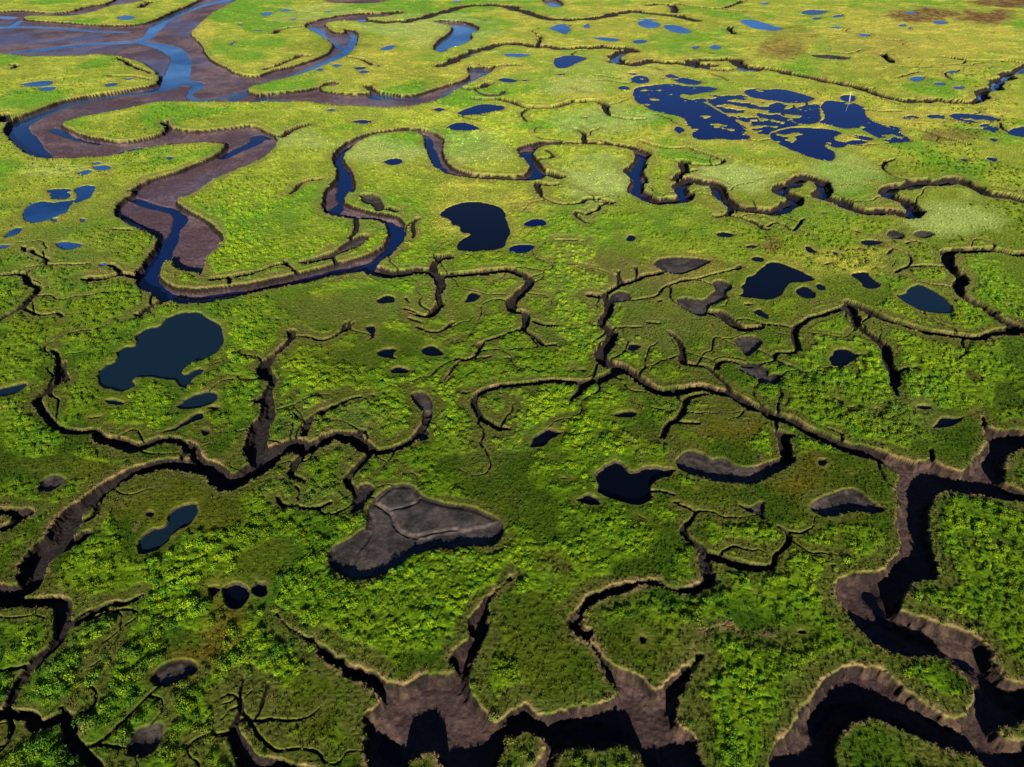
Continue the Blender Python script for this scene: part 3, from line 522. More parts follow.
slope_n = np.clip(1.0 + 1.1 * fbm(X, Y, 13, 3, 71), .45, 2.1).astype(np.float32)
def carve(b, d, D, bw, vee=.25, dn=1.0):
    r0, r1, c0, c1 = b
    v = (slice(r0, r1), slice(c0, c1))
    dd = d + edge_n[v] * dn * np.minimum(1.0, .25 + .25 * D) + fine_n[v] * min(.45, .16 * D) * (1 - .85 * farf[v])
    bw = bw * slope_n[v]
    prof = (1 - vee) * sstep(0, bw, -dd) + vee * sstep(bw, bw * 3.2, -dd)
    dep = D * prof
    upd = dd < creekd[v]
    creekd[v] = np.where(upd, dd, creekd[v])
    rimw[v] = np.where(upd & (dd < 8), D, rimw[v])
    depth[v] = np.maximum(depth[v], dep)

# river
def union(polys, holes):
    R = np.full(X.shape, 9.0, np.float32)
    for s in polys:
        r = poly_sdf(smooth_closed(parse(s), 1))
        b, d = r; v = (slice(b[0], b[1]), slice(b[2], b[3]))
        R[v] = np.minimum(R[v], d)
    for s in holes:
        b, d = poly_sdf(smooth_closed(parse(s), 1)); v = (slice(b[0], b[1]), slice(b[2], b[3]))
        R[v] = np.maximum(R[v], -d)
    return R
FULL = (0, NR, 0, NC)
RV = union(RIVER, RIVER_ISLANDS)
carve(FULL, RV, 1.75, 1.5, .08, 1.2)
CH = union(CHANNEL, CHANNEL_ISLANDS)
carve(FULL, CH, 2.35, 1.5, .16, 1.0)
# creeks
allD = None
for w0, s in CREEKS:
    P = parse(s, w0)
    if len(P) < 2: continue
    P = smooth_open(P, 2)
    # tidal creeks wander: nudge the centre line a little
    k = np.arange(len(P))
    P[:, 0] += vnoise(P[:, 0], P[:, 1], 5.0, 3.3, 8.1) * P[:, 2] * .35
    P[:, 1] += vnoise(P[:, 0], P[:, 1], 5.0, 13.3, 4.1) * P[:, 2] * .35
    wmax = P[:, 2].max(); wm = P[:, 2].mean()
    D = min(2.3 if P[:, 1].mean() < 170 else 1.9, .65 + .36 * wm)
    b = box(P[:, 0].min() - M - wmax, P[:, 0].max() + M + wmax, P[:, 1].min() - M - wmax, P[:, 1].max() + M + wmax)
    if b is None: continue
    G = np.full(X.shape, 9.0, np.float32) if allD is None else allD
    allD = G
    v = (slice(b[0], b[1]), slice(b[2], b[3]))
    G[v] = 9.0
    for i in range(len(P) - 1):
        seg_dist(G, P[i], P[i + 1], P[i, 2] / 2, P[i + 1, 2] / 2, 6.0)
    carve(b, G[v], D, max(.13 * wm, .30), .25, min(1.0, .25 + .12 * wm))
    G[v] = 9.0
# hairline gutters feeding the creeks
hr = random.Random(12)
HL = []
for w0, s in CREEKS:
    P = smooth_open(parse(s, w0), 1)
    if len(P) < 8: continue
    for k in range(max(1, len(P) // 7)):
        p = P[hr.randrange(1, len(P) - 1)]
        if p[1] > 330 or p[1] < 40: continue
        a = hr.uniform(0, 6.283); n = hr.randint(6, 14); st = hr.uniform(.9, 1.7) * (1 + p[1] / 200)
        pts = [(p[0], p[1], .9)]
        for i in range(n):
            a += hr.gauss(0, .55)
            pts.append((pts[-1][0] + math.cos(a) * st, pts[-1][1] + math.sin(a) * st, .9 - .7 * (i + 1) / n))
        HL.append(np.array(pts))
for P in HL:
    P = smooth_open(P, 1)
    b = box(P[:, 0].min() - 5, P[:, 0].max() + 5, P[:, 1].min() - 5, P[:, 1].max() + 5)
    if b is None: continue
    v = (slice(b[0], b[1]), slice(b[2], b[3]))
    allD[v] = 9.0
    for i in range(len(P) - 1):
        seg_dist(allD, P[i], P[i + 1], P[i, 2] / 2, P[i + 1, 2] / 2, 2.0)
    carve(b, allD[v], .75, .3, .2, .25)
    allD[v] = 9.0
for k in range(46):
    x0, y0, t0 = ground(hr.uniform(470, 1010), hr.uniform(14, 150) ** 1.0)
    a = hr.gauss(0, .5) + (math.pi if hr.random() < .5 else 0); ww = hr.uniform(.8, 2.4)
    pts = [(x0, y0, ww)]
    for i in range(hr.randint(3, 9)):
        a += hr.gauss(0, .6); st = hr.uniform(2, 5)
        pts.append((pts[-1][0] + math.cos(a) * st, pts[-1][1] + math.sin(a) * st, ww * hr.uniform(.4, 1.2)))
    P = smooth_open(np.array(pts), 1)
    b = box(P[:, 0].min() - 6, P[:, 0].max() + 6, P[:, 1].min() - 6, P[:, 1].max() + 6)
    v = (slice(b[0], b[1]), slice(b[2], b[3])); allD[v] = 9.0
    for i in range(len(P) - 1): seg_dist(allD, P[i], P[i + 1], P[i, 2] / 2, P[i + 1, 2] / 2, 3.0)
    carve(b, allD[v], .9, .4, .2, .4); allD[v] = 9.0
# mud hollows
for D, s in PANS:
    b, d = poly_sdf(smooth_closed(parse(s), 2))
    v = (slice(b[0], b[1]), slice(b[2], b[3]))
    carve(b, d - .45, D * .9, .7, .10, .75)
    pan[v] = np.maximum(pan[v], sstep(0.6, -1.2, d))
# step inside the large boot-shaped hollow
b, d = poly_sdf(smooth_closed(parse("12: 475,460 500,480 545,510 560,560 620,600 680,600 740,590 800,575 890,560 990,545 960,520 900,500 870,490 770,480 690,460 655,440 630,405 580,398 530,410"), 2))
v = (slice(b[0], b[1]), slice(b[2], b[3]))
depth[v] = np.where(pan[v] > 0.3, depth[v] - .34 * sstep(.4, -.4, d + edge_n[v] * .8) * pan[v], depth[v])
def groove(s, w, dep):
    P = smooth_open(parse(s, w), 2)
    b = box(P[:, 0].min() - 5, P[:, 0].max() + 5, P[:, 1].min() - 5, P[:, 1].max() + 5)
    v = (slice(b[0], b[1]), slice(b[2], b[3])); allD[v] = 9.0
    for i in range(len(P) - 1): seg_dist(allD, P[i], P[i + 1], P[i, 2] / 2, P[i + 1, 2] / 2, 2.0)
    depth[v] += dep * sstep(.35, -.2, allD[v] + fine_n[v] * .25); allD[v] = 9.0
groove("12: 478,470 520,490 545,515 552,550 580,585 625,600 690,590 740,580 800,572", 3, .30)
groove("12: 545,492 590,485 640,468 655,450", 2.5, .25)
groove("12: 450,500 470,540 455,600 400,660 380,720", 3, .22)
# low-water threads
thr = np.full(X.shape, 9.0, np.float32)
for w0, s in THREADS:
    P = smooth_open(parse(s, w0), 2)
    for i in range(len(P) - 1):
        seg_dist(thr, P[i], P[i + 1], P[i, 2] / 2, P[i + 1, 2] / 2, 4.0)
thr += edge_n * 1.2 + fbm(X, Y, 30, 3, 9) * 1.6
mudflat = sstep(1.35, 1.7, depth)
depth += mudflat * (.75 * sstep(.5, -1.5, thr) + .13 * fbm(X, Y, 22, 3, 4) + .05 * fine_n + .18)
depth = np.maximum(depth, 0)

# ponds
pond = np.full(X.shape, 9.0, np.float32)
pond_z = []
def pond_carve(P, bank, raft=0.0):
    r = poly_sdf(P)
    if r is None: return
    b, d = r
    v = (slice(b[0], b[1]), slice(b[2], b[3]))
    off = .22 if P[:, 1].mean() < 220 else .12
    dd = d + off + .12 + np.clip(edge_n[v] * 1.3, -.4, .7) * .85 + fine_n[v] * .15
    pond[v] = np.minimum(pond[v], dd)
    dep = (bank + .55) * sstep(-.05, -.75, dd)
    if raft:
        n = fbm(X[v] + edge_n[v] * 2, Y[v] * 1.2, 6.5, 4, 21)
        dep = dep * (1 - sstep(raft, raft + .09, n))
    depth[v] = np.maximum(depth[v], dep)

PD = []
for ln in PONDS.strip().split('\n'):
    lab, s = ln.split('|', 1)
    P = smooth_closed(parse(s), 2)
    c0 = P.mean(0); q = np.roll(P, -1, 0)
    rad = math.sqrt(abs((P[:, 0] * q[:, 1] - q[:, 0] * P[:, 1]).sum()) / 2 / math.pi)
    P = c0 + (P - c0) * (1 + min(.35, (1.0 if c0[1] < 230 else .7) / rad))
    raft = 0.0
    if ('grass raft' in lab or 'grassy rafts' in lab) and 'web' not in lab: raft = .18
    elif 'grassy patches' in lab or 'mottled' in lab or 'ragged navy pond hanging' in lab: raft = .28
    elif 'web of' in lab: raft = -.02
    elif 'lagoon' in lab: raft = .36
    PD.append([lab, P, raft])
# scattered puddles among the rafts of the lagoon chain
pr = random.Random(5)
for k in range(46):
    if k < 30:
        cx, cy = pr.uniform(715, 790), pr.uniform(98, 135)
    elif k < 38:
        cx, cy = pr.uniform(860, 905), pr.uniform(118, 142)
    else:
        cx, cy = pr.uniform(640, 700), pr.uniform(76, 90)
    gx, gy, gt = ground(cx, cy)
    r = pr.uniform(.8, 2.0) * gt / FPX * 1.3
    a = np.linspace(0, 2 * math.pi, 12, endpoint=False)
    rr = r * (1 + .3 * np.sin(a * 2 + k) + .2 * np.cos(a * 3 + 2 * k))
    P = np.stack([gx + rr * np.cos(a) * 1.5, gy + rr * np.sin(a)], 1)
    PD.append(['tiny navy puddle among grass rafts beside the lagoon chain', P, 0.0])
for kk, rec in enumerate(PD):
    lab, P, raft = rec
    cy = P[:, 1].mean()
    bank = .16 + .34 * max(0, min(1, (230 - cy) / 130))
    if 'heart shaped black' in lab or 'chain of three' in lab or 'ringed' in lab: bank = .75
    if 'lagoon' in lab or 'navy' in lab: bank = .15
    if 'web of' in lab: bank = .19
    rec.append(bank + (kk % 60) * .0009)
    pond_carve(P, bank, raft)
depth = np.where(pond < 6, depth, depth)

# ------------------------------------------------------------------ vegetation and ground character
def patch(kind):
    f = np.zeros(X.shape, np.float32)
    wx = fbm(X, Y, 16, 3, 31) * .55; wy = fbm(X, Y, 16, 3, 32) * .55
    for k, cx, cy, rx, ry, s in PATCHES:
        if k != kind: continue
        r = np.sqrt(((PX - cx) / rx + wx) ** 2 + ((PY - cy) / ry + wy) ** 2)
        f = np.maximum(f, s * sstep(1.25, .55, r))
    return f
P_ = {k: patch(k) for k in ('lush', 'smooth', 'rust', 'pale', 'yellow', 'brown', 'olive', 'deep')}
big = fbm(X, Y, 34, 4, 41); mid = fbm(X, Y, 9, 4, 42); sm = fbm(X, Y, 2.4, 3, 43)
fy0 = sstep(130, 200, Y)
apron_w = .8 + .75 * rimw + mid * 2.6 + .6 * fy0
apron = sstep(apron_w, apron_w - 1.0, creekd)               # fine turf that follows every creek
lush = sstep(-.22, .10, big * .8 + mid * .8 + P_['lush'] * .75 - P_['smooth'] * .95 - P_['rust'] * .4 - P_['olive'] * .35 - P_['pale'] * .7 - P_['yellow'] * .35 + .05)
lush = lush * (1 - apron * .92) * (1 - sstep(3.0, 1.2, pond) * .8)
smoothv = np.clip(P_['smooth'], 0, 1)
turf_mask = sstep(.3, .05, depth)

billow = np.abs(vnoise(X + mid * .8, Y + sm * .5, 1.9, .3, .7)) * 1.1 + np.abs(vnoise(X + 40, Y, .95, .1, .2)) * .5
z = .10 * mid + .035 * fine_n * (1 - lush)
z += lush * (.10 + .26 * billow) * (.6 + .5 * P_['lush']) * (1 - .35 * farf)
z += (1 - lush) * .09 * np.abs(vnoise(X, Y, .7, 4.4, 1.2)) + farf * .30 * np.maximum(0, mid + sm * .6) * (1 - apron * .6)
z = np.maximum(z, -.08)
z *= turf_mask
z *= sstep(-.2, 1.2, pond) * .9 + .1
rough_mud = sstep(.4, 1.0, depth) * (1 - .7 * pan) * (.05 * fine_n + .035 * vnoise(X, Y, .5)) * sstep(400, 100, Y)
slump = (1 - pan) * sstep(.1, .6, depth) * sstep(2.6, 1.4, depth) * .35 * np.maximum(0, fine_n + .3 * edge_n) * (1 - .8 * farf)
Z = (z - depth + rough_mud + slump).astype(np.float32)

# albedo of the ground cover (surface colour, with foreground dimming and far haze painted in)
def C(r, g, b): return np.array([r, g, b], np.float32)
def mixc(a, b, f): return a + (b - a) * f[..., None]
n1 = sstep(-.35, .35, big + mid * .4); n2 = sstep(-.3, .4, mid)
alb = mixc(mixc(np.broadcast_to(C(.031, .064, .002), X.shape + (3,)), C(.046, .096, .003), fy0), C(.026, .078, .003), n1)  # near greens darkened to paint in the dim foreground
alb = mixc(alb, C(.080, .086, .005), n2 * .45)
alb = mixc(alb, C(.10, .19, .003), lush * .6)
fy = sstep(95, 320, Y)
alb = mixc(alb, C(.215, .240, .030), fy * (.60 + .3 * n2))  # grass yellows with distance; blue raised to paint in haze
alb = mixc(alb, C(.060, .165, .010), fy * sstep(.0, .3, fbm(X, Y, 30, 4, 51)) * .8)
alb = alb * (1 + .62 * fy[..., None])  # brightness falloff painted into the colour: lighter with distance
alb = mixc(alb, C(.105, .088, .006), P_['smooth'] * .30)
alb = mixc(alb, C(.125, .072, .010), P_['rust'] * .60)
alb = mixc(alb, C(.33, .42, .11), P_['pale'] * .8)
alb = mixc(alb, C(.46, .40, .065), P_['yellow'] * (.55 + .4 * n2))  # yellow grass, blue lifted for painted-in haze
alb = mixc(alb, C(.135, .065, .030), np.clip(P_['brown'] * (.75 + .5 * sstep(-.2, .3, sm)), 0, 1))
alb = mixc(alb, C(.120, .122, .034), P_['olive'] * .42)
alb = mixc(alb, C(.030, .090, .003), P_['deep'] * .55)  # deep green turf; its near patches also paint the foreground darker
alb = mixc(alb, mixc(np.broadcast_to(C(.068, .080, .012), X.shape + (3,)), C(.150, .150, .035), fy0), apron * (.50 + .3 * n2) * (1 - .5 * fy))  # apron turf, darkened near for the same painted dimming
# dry straw rims on the bank tops; peat faces and creek-floor mud blackened to paint in shade
rim = sstep(.05 + .42 * np.maximum(rimw - .8, 0) + edge_n * 1.2 + sm * .5, -.2, creekd) * sstep(-.9, -.1, creekd) * sstep(.5, 1.9, rimw)
alb = mixc(alb, C(.175, .125, .055), np.clip(rim * (.50 + 1.0 * sm), 0, .85))
prim = sstep(1.3 + edge_n + fy * 2.2, .1, pond) * (pond < 8)
alb = mixc(alb, C(.20, .165, .035), np.clip(prim * (.50 + .35 * sm), 0, .8) * (.40 + .45 * fy))
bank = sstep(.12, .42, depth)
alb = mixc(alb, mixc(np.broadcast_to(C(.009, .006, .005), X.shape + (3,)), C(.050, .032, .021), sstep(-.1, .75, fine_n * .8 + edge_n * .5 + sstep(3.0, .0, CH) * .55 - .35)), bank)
dY = np.gradient(YS)[:, None]; dX = np.gradient(US)[None, :] * SY[:, None]
steep = sstep(.30, .85, np.hypot(np.gradient(Z, axis=0) / dY, np.gradient(Z, axis=1) / dX))
wide = np.maximum(sstep(.5, -.8, RV), sstep(.5, -.8, CH)) * sstep(1.25, 1.6, depth)
mudc = mixc(np.broadcast_to(C(.016, .013, .013), X.shape + (3,)), mixc(np.broadcast_to(C(.074, .044, .054), X.shape + (3,)), C(.140, .094, .098), sstep(-.3, .5, fbm(X, Y, 14, 4, 61) + .4 * fine_n)) * (np.array([.40, .37, .31], np.float32) * (1 - fy0[..., None]) + fy0[..., None]), wide)
mudm = sstep(.4, .8, depth) * (1 - .75 * steep)
alb = mixc(alb, mudc, mudm)
panc = mixc(np.broadcast_to(C(.020, .017, .017), X.shape + (3,)), C(.056, .046, .042), sstep(-.35, .45, fbm(X, Y, 4, 5, 62) + .5 * fine_n))
alb = mixc(alb, panc, np.clip(pan * sstep(.08, .3, depth), 0, 1))
pb = sstep(.1, -.4, pond) * sstep(.08, .3, depth)
alb = mixc(alb, C(.035, .028, .020), pb)
wet = np.maximum(mudm * (.25 + .75 * wide * sstep(.5, -.8, RV) * sstep(-.45, .3, fbm(X, Y, 28, 4, 77))), pan * .35)

# ------------------------------------------------------------------ helpers
scene = bpy.context.scene
col = scene.collection
def N(nt, t, **kw):
    n = nt.nodes.new(t)
    for k, v_ in kw.items():
        if k in n.inputs: n.inputs[k].default_value = v_
        else: setattr(n, k, v_)
    return n
def new_mat(name):
    m = bpy.data.materials.new(name); m.use_nodes = True
    nt = m.node_tree; nt.nodes.clear()
    out = N(nt, 'ShaderNodeOutputMaterial'); bs = N(nt, 'ShaderNodeBsdfPrincipled')
    nt.links.new(bs.outputs[0], out.inputs[0])
    return m, nt, bs

# terrain material
mg, nt, bs = new_mat('marsh_soil_and_turf')
at = N(nt, 'ShaderNodeAttribute', attribute_name='tint'); aw = N(nt, 'ShaderNodeAttribute', attribute_name='wet')
pos = N(nt, 'ShaderNodeNewGeometry')
nz = N(nt, 'ShaderNodeTexNoise'); nz.inputs['Scale'].default_value = 1.3; nz.inputs['Detail'].default_value = 9; nz.inputs['Roughness'].default_value = .72
nt.links.new(pos.outputs['Position'], nz.inputs['Vector'])
nz2 = N(nt, 'ShaderNodeTexNoise'); nz2.inputs['Scale'].default_value = .22; nz2.inputs['Detail'].default_value = 8; nz2.inputs['Roughness'].default_value = .7
nt.links.new(pos.outputs['Position'], nz2.inputs['Vector'])
r1 = N(nt, 'ShaderNodeMapRange'); r1.inputs[1].default_value = .3; r1.inputs[2].default_value = .72; r1.inputs[3].default_value = .45; r1.inputs[4].default_value = 1.6
nt.links.new(nz.outputs['Fac'], r1.inputs[0])
r2 = N(nt, 'ShaderNodeMapRange'); r2.inputs[1].default_value = .3; r2.inputs[2].default_value = .7; r2.inputs[3].default_value = .72; r2.inputs[4].default_value = 1.28
nt.links.new(nz2.outputs['Fac'], r2.inputs[0])
mu = N(nt, 'ShaderNodeMath', operation='MULTIPLY'); nt.links.new(r1.outputs[0], mu.inputs[0]); nt.links.new(r2.outputs[0], mu.inputs[1])
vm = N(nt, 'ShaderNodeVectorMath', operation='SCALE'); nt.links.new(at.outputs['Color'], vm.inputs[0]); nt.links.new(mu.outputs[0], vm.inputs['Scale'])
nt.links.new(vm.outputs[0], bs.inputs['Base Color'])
rr = N(nt, 'ShaderNodeMapRange'); rr.inputs[3].default_value = .95; rr.inputs[4].default_value = .34
nt.links.new(aw.outputs['Fac'], rr.inputs[0]); nt.links.new(rr.outputs[0], bs.inputs['Roughness'])
sp = N(nt, 'ShaderNodeMapRange'); sp.inputs[3].default_value = .08; sp.inputs[4].default_value = .65
nt.links.new(aw.outputs['Fac'], sp.inputs[0]); nt.links.new(sp.outputs[0], bs.inputs['Specular IOR Level'])
bp = N(nt, 'ShaderNodeBump'); bs_ = N(nt, 'ShaderNodeMapRange'); bs_.inputs[3].default_value = .55; bs_.inputs[4].default_value = .16; nt.links.new(aw.outputs['Fac'], bs_.inputs[0]); nt.links.new(bs_.outputs[0], bp.inputs['Strength']); bp.inputs['Distance'].default_value = .35
nt.links.new(nz.outputs['Fac'], bp.inputs['Height']); nt.links.new(bp.outputs[0], bs.inputs['Normal'])

def grid_mesh(name):
    me = bpy.data.meshes.new(name)
    n = NR * NC
    co = np.stack([X, Y, Z], -1).reshape(-1, 3).astype(np.float32)
    idx = np.arange(n, dtype=np.int32).reshape(NR, NC)
    q = np.stack([idx[:-1, :-1], idx[:-1, 1:], idx[1:, 1:], idx[1:, :-1]], -1).reshape(-1, 4)
    me.vertices.add(n); me.vertices.foreach_set('co', co.ravel())
    me.loops.add(q.size); me.loops.foreach_set('vertex_index', q.ravel().astype(np.int32))
    me.polygons.add(len(q)); me.polygons.foreach_set('loop_start', np.arange(0, q.size, 4, dtype=np.int32))
    me.update(calc_edges=True)
    me.polygons.foreach_set('use_smooth', np.ones(len(q), bool))
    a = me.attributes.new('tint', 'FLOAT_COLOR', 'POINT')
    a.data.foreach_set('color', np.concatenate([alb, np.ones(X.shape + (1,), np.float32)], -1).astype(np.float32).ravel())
    w = me.attributes.new('wet', 'FLOAT', 'POINT'); w.data.foreach_set('value', wet.astype(np.float32).ravel())
    return me
ter = bpy.data.objects.new('marsh_ground', grid_mesh('marsh_ground')); col.objects.link(ter)
ter.data.materials.append(mg)
ter['kind'] = 'structure'; ter['category'] = 'marsh'
ter['label'] = 'green salt marsh turf cut by winding muddy creeks and tan banks'

# water
def water_mat(name, c, rough, bump, scale, tint=(.6, .78, 1), silt=0):
    m, nt, bs = new_mat(name)
    bs.inputs['Base Color'].default_value = (*c, 1); bs.inputs['Roughness'].default_value = rough; bs.inputs['IOR'].default_value = 1.333; bs.inputs['Specular Tint'].default_value = (*tint, 1)
    g = N(nt, 'ShaderNodeNewGeometry'); n = N(nt, 'ShaderNodeTexNoise'); n.inputs['Scale'].default_value = scale; n.inputs['Detail'].default_value = 4
    nt.links.new(g.outputs['Position'], n.inputs['Vector'])
    b_ = N(nt, 'ShaderNodeBump'); b_.inputs['Strength'].default_value = bump; b_.inputs['Distance'].default_value = .05
    nt.links.new(n.outputs['Fac'], b_.inputs['Height']); nt.links.new(b_.outputs[0], bs.inputs['Normal'])
    if silt:
        n2_ = N(nt, 'ShaderNodeTexNoise'); n2_.inputs['Scale'].default_value = .035; n2_.inputs['Detail'].default_value = 6; nt.links.new(g.outputs['Position'], n2_.inputs['Vector'])
        cr = N(nt, 'ShaderNodeValToRGB'); cr.color_ramp.elements[0].position = .35; cr.color_ramp.elements[1].position = .68
        cr.color_ramp.elements[0].color = (c[0] * .45, c[1] * .45, c[2] * .5, 1); cr.color_ramp.elements[1].color = (c[0] * 2.6, c[1] * 1.8, c[2] * 1.35, 1)
        nt.links.new(n2_.outputs['Fac'], cr.inputs[0]); nt.links.new(cr.outputs[0], bs.inputs['Base Color'])
    return m
def paint_sky_reflection(m, deep):  # base colour navy near, azure far: growing sky reflection painted in
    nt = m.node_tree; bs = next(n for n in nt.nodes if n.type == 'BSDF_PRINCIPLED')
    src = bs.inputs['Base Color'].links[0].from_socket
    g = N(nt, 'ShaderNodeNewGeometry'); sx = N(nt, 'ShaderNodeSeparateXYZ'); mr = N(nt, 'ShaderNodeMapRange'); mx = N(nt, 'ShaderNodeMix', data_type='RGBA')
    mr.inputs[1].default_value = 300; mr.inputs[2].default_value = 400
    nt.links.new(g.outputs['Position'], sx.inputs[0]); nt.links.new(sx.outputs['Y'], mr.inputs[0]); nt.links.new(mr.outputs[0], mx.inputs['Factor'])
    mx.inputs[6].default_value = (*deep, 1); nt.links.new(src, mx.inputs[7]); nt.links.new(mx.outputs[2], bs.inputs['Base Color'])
m_pond = water_mat('dark_pond_water', (.0015, .002, .005), .04, .05, .6)
m_navy = water_mat('navy_lagoon_water', (.0005, .003, .055), .05, .06, .6, (.38, .52, 1))
m_azure = water_mat('azure_pond_water', (.010, .065, .24), .08, .08, .6, (.8, .9, 1), 1)
m_teal = water_mat('shallow_pond_water', (.005, .015, .026), .06, .05, .6)
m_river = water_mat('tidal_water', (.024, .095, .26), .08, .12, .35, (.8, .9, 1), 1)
paint_sky_reflection(m_river, (.002, .010, .060))
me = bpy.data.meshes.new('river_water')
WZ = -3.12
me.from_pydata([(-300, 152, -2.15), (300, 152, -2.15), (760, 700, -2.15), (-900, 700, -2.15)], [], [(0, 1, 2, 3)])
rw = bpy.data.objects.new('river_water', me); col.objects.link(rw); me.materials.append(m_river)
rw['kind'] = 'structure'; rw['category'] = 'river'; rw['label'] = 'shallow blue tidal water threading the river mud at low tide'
me = bpy.data.meshes.new('creek_water')
me.from_pydata([(-170, 5, -3.0), (190, 5, -3.0), (260, 150, -3.0), (-240, 150, -3.0)], [], [(0, 1, 2, 3)])
rw = bpy.data.objects.new('creek_water', me); col.objects.link(rw); me.materials.append(m_pond)
rw['kind'] = 'structure'; rw['category'] = 'creek'; rw['label'] = 'dark trickle of water at the bottom of the deep near channels'

groups = [('lagoon', 'ponds of the lagoon chain'), ('west cluster', 'ponds of the west cluster'), ('chain of three', 'chain of three pools'), ('eastern pond row', 'eastern row of ponds'), ('row of three', 'row of three far ponds')]
for lab, P, raft, bank_h in PD:
    bm = bmesh.new()
    cx, cy = P[:, 0].mean(), P[:, 1].mean()
    vs = [bm.verts.new((p[0] - cx, p[1] - cy, 0)) for p in P]
    f = bm.faces.new(vs); f.normal_update()
    if f.normal.z < 0: f.normal_flip()
    bmesh.ops.triangulate(bm, faces=[f])
    me = bpy.data.meshes.new('marsh_pond'); bm.to_mesh(me); bm.free()
    o = bpy.data.objects.new('marsh_puddle' if 'puddle' in lab else 'marsh_pond', me); col.objects.link(o)
    o.location = (cx, cy, -bank_h)
    me.materials.append(m_teal if ('teal' in lab or 'slate' in lab) else m_pond if ('black' in lab or 'dark' in lab) else m_azure if any(k in lab for k in ('azure', 'pale', 'blue')) and 'deep blue' not in lab else m_navy)
    o['label'] = lab; o['category'] = 'puddle' if 'puddle' in lab else ('pool' if ' pool' in lab else 'pond')
    o['group'] = 'puddles among the lagoon rafts' if 'puddle' in lab else next((g for k, g in groups if k in lab), 'ponds scattered over the marsh')

# white pole by the lagoon
gx, gy, gt = ground(849.4, 101.3)
bm = bmesh.new()
for k, (z0, z1, ra, rb) in enumerate([(-.4, 4.2, .13, .10), (4.2, 4.28, .15, .15), (4.28, 4.5, .10, .04)]):
    r = bmesh.ops.create_cone(bm, cap_ends=True, segments=14, radius1=ra, radius2=rb, depth=z1 - z0)
    bmesh.ops.translate(bm, verts=r['verts'], vec=(0, 0, (z0 + z1) / 2))
me = bpy.data.meshes.new('marker_pole'); bm.to_mesh(me); bm.free()
pole = bpy.data.objects.new('marker_pole', me); col.objects.link(pole)
pole.location = (gx, gy, .05); pole.rotation_euler = (0, math.radians(-7), 0)
mp, nt, bs = new_mat('weathered_white_paint')
n = N(nt, 'ShaderNodeTexNoise'); n.inputs['Scale'].default_value = 4; cr = N(nt, 'ShaderNodeValToRGB')
cr.color_ramp.elements[0].color = (.42, .38, .32, 1); cr.color_ramp.elements[1].color = (.66, .62, .56, 1)
nt.links.new(n.outputs['Fac'], cr.inputs[0]); nt.links.new(cr.outputs[0], bs.inputs['Base Color']); bs.inputs['Roughness'].default_value = .6
me.materials.append(mp)
pole['label'] = 'thin white pole leaning slightly left on the lagoon shore'; pole['category'] = 'pole'

# ------------------------------------------------------------------ grasses (uncountable): tussocks and turf blades set on the marsh by geometry nodes
ml, nt, bs = new_mat('grass_blades')
a = N(nt, 'ShaderNodeAttribute', attribute_name='tint', attribute_type='INSTANCER')
g = N(nt, 'ShaderNodeAttribute', attribute_name='shade')
vm = N(nt, 'ShaderNodeVectorMath', operation='SCALE'); nt.links.new(a.outputs['Color'], vm.inputs[0]); nt.links.new(g.outputs['Fac'], vm.inputs['Scale'])
nt.links.new(vm.outputs[0], bs.inputs['Base Color']); bs.inputs['Roughness'].default_value = .7; bs.inputs['Specular IOR Level'].default_value = .12
def leaf_mesh(name, quads, shades):
    me = bpy.data.meshes.new(name)
    V = np.array(quads, np.float32); nq = len(V); k = V.shape[1]
    me.from_pydata(V.reshape(-1, 3).tolist(), [], [tuple(range(i * k, i * k + k)) for i in range(nq)])
    s = me.attributes.new('shade', 'FLOAT', 'POINT'); s.data.foreach_set('value', np.repeat(np.array(shades, np.float32), k))
    me.materials.append(ml)
    return bpy.data.objects.new(name, me)
def tussock(seed, n=210):
    r = np.random.default_rng(seed); Q = []; S = []
    lobes = [(r.uniform(-.5, .5), r.uniform(-.5, .5), r.uniform(.35, .62)) for _ in range(5)] + [(0, 0, .7)]
    for i in range(n):
        lx, ly, lr = lobes[r.integers(len(lobes))]
        az = r.uniform(0, 2 * math.pi); el = math.asin(r.uniform(.02, 1))
        d = np.array([math.cos(az) * math.cos(el), math.sin(az) * math.cos(el), math.sin(el)])
        p = np.array([lx, ly, 0]) + d * lr * np.array([1, 1, .85]) * r.uniform(.75, 1.05)
        nrm = d + r.normal(0, .45, 3); nrm /= np.linalg.norm(nrm)
        t1 = np.cross(nrm, r.normal(0, 1, 3)); t1 /= np.linalg.norm(t1); t2 = np.cross(nrm, t1)
        L, W = r.uniform(.11, .22), r.uniform(.05, .095)
        Q.append([p - t1 * L * .5, p + t2 * W, p + t1 * L + nrm * .05, p - t2 * W]); S.append(r.uniform(.7, 1.3))
    return leaf_mesh('tussock_source', Q, S)
def tuft(seed, n=30):
    r = np.random.default_rng(seed); Q = []; S = []
    for i in range(n):
        az = r.uniform(0, 2 * math.pi); rad = r.uniform(0, .45)
        p = np.array([math.cos(az) * rad, math.sin(az) * rad, -.05])
        h = r.uniform(.35, .8); ln = r.uniform(.1, .45)
        a2 = az + r.normal(0, .8); d = np.array([math.cos(a2) * ln, math.sin(a2) * ln, 0])
        sd = np.array([-math.sin(a2), math.cos(a2), 0]) * r.uniform(.03, .06)
        Q.append([p - sd, p + sd, p + d * .5 + sd * .8 + np.array([0, 0, h * .75]), p + d * 1.2 + np.array([0, 0, h])]); S.append(r.uniform(.7, 1.3))
    return leaf_mesh('tuft_source', Q, S)
def source_collection(name, objs):
    c = bpy.data.collections.new(name)
    for o in objs: c.objects.link(o)
    return c
c_tus = source_collection('tussock_sources', [tussock(s) for s in (1, 2, 3, 4)])
c_tuf = source_collection('tuft_sources', [tuft(s) for s in (11, 12, 13, 14)])

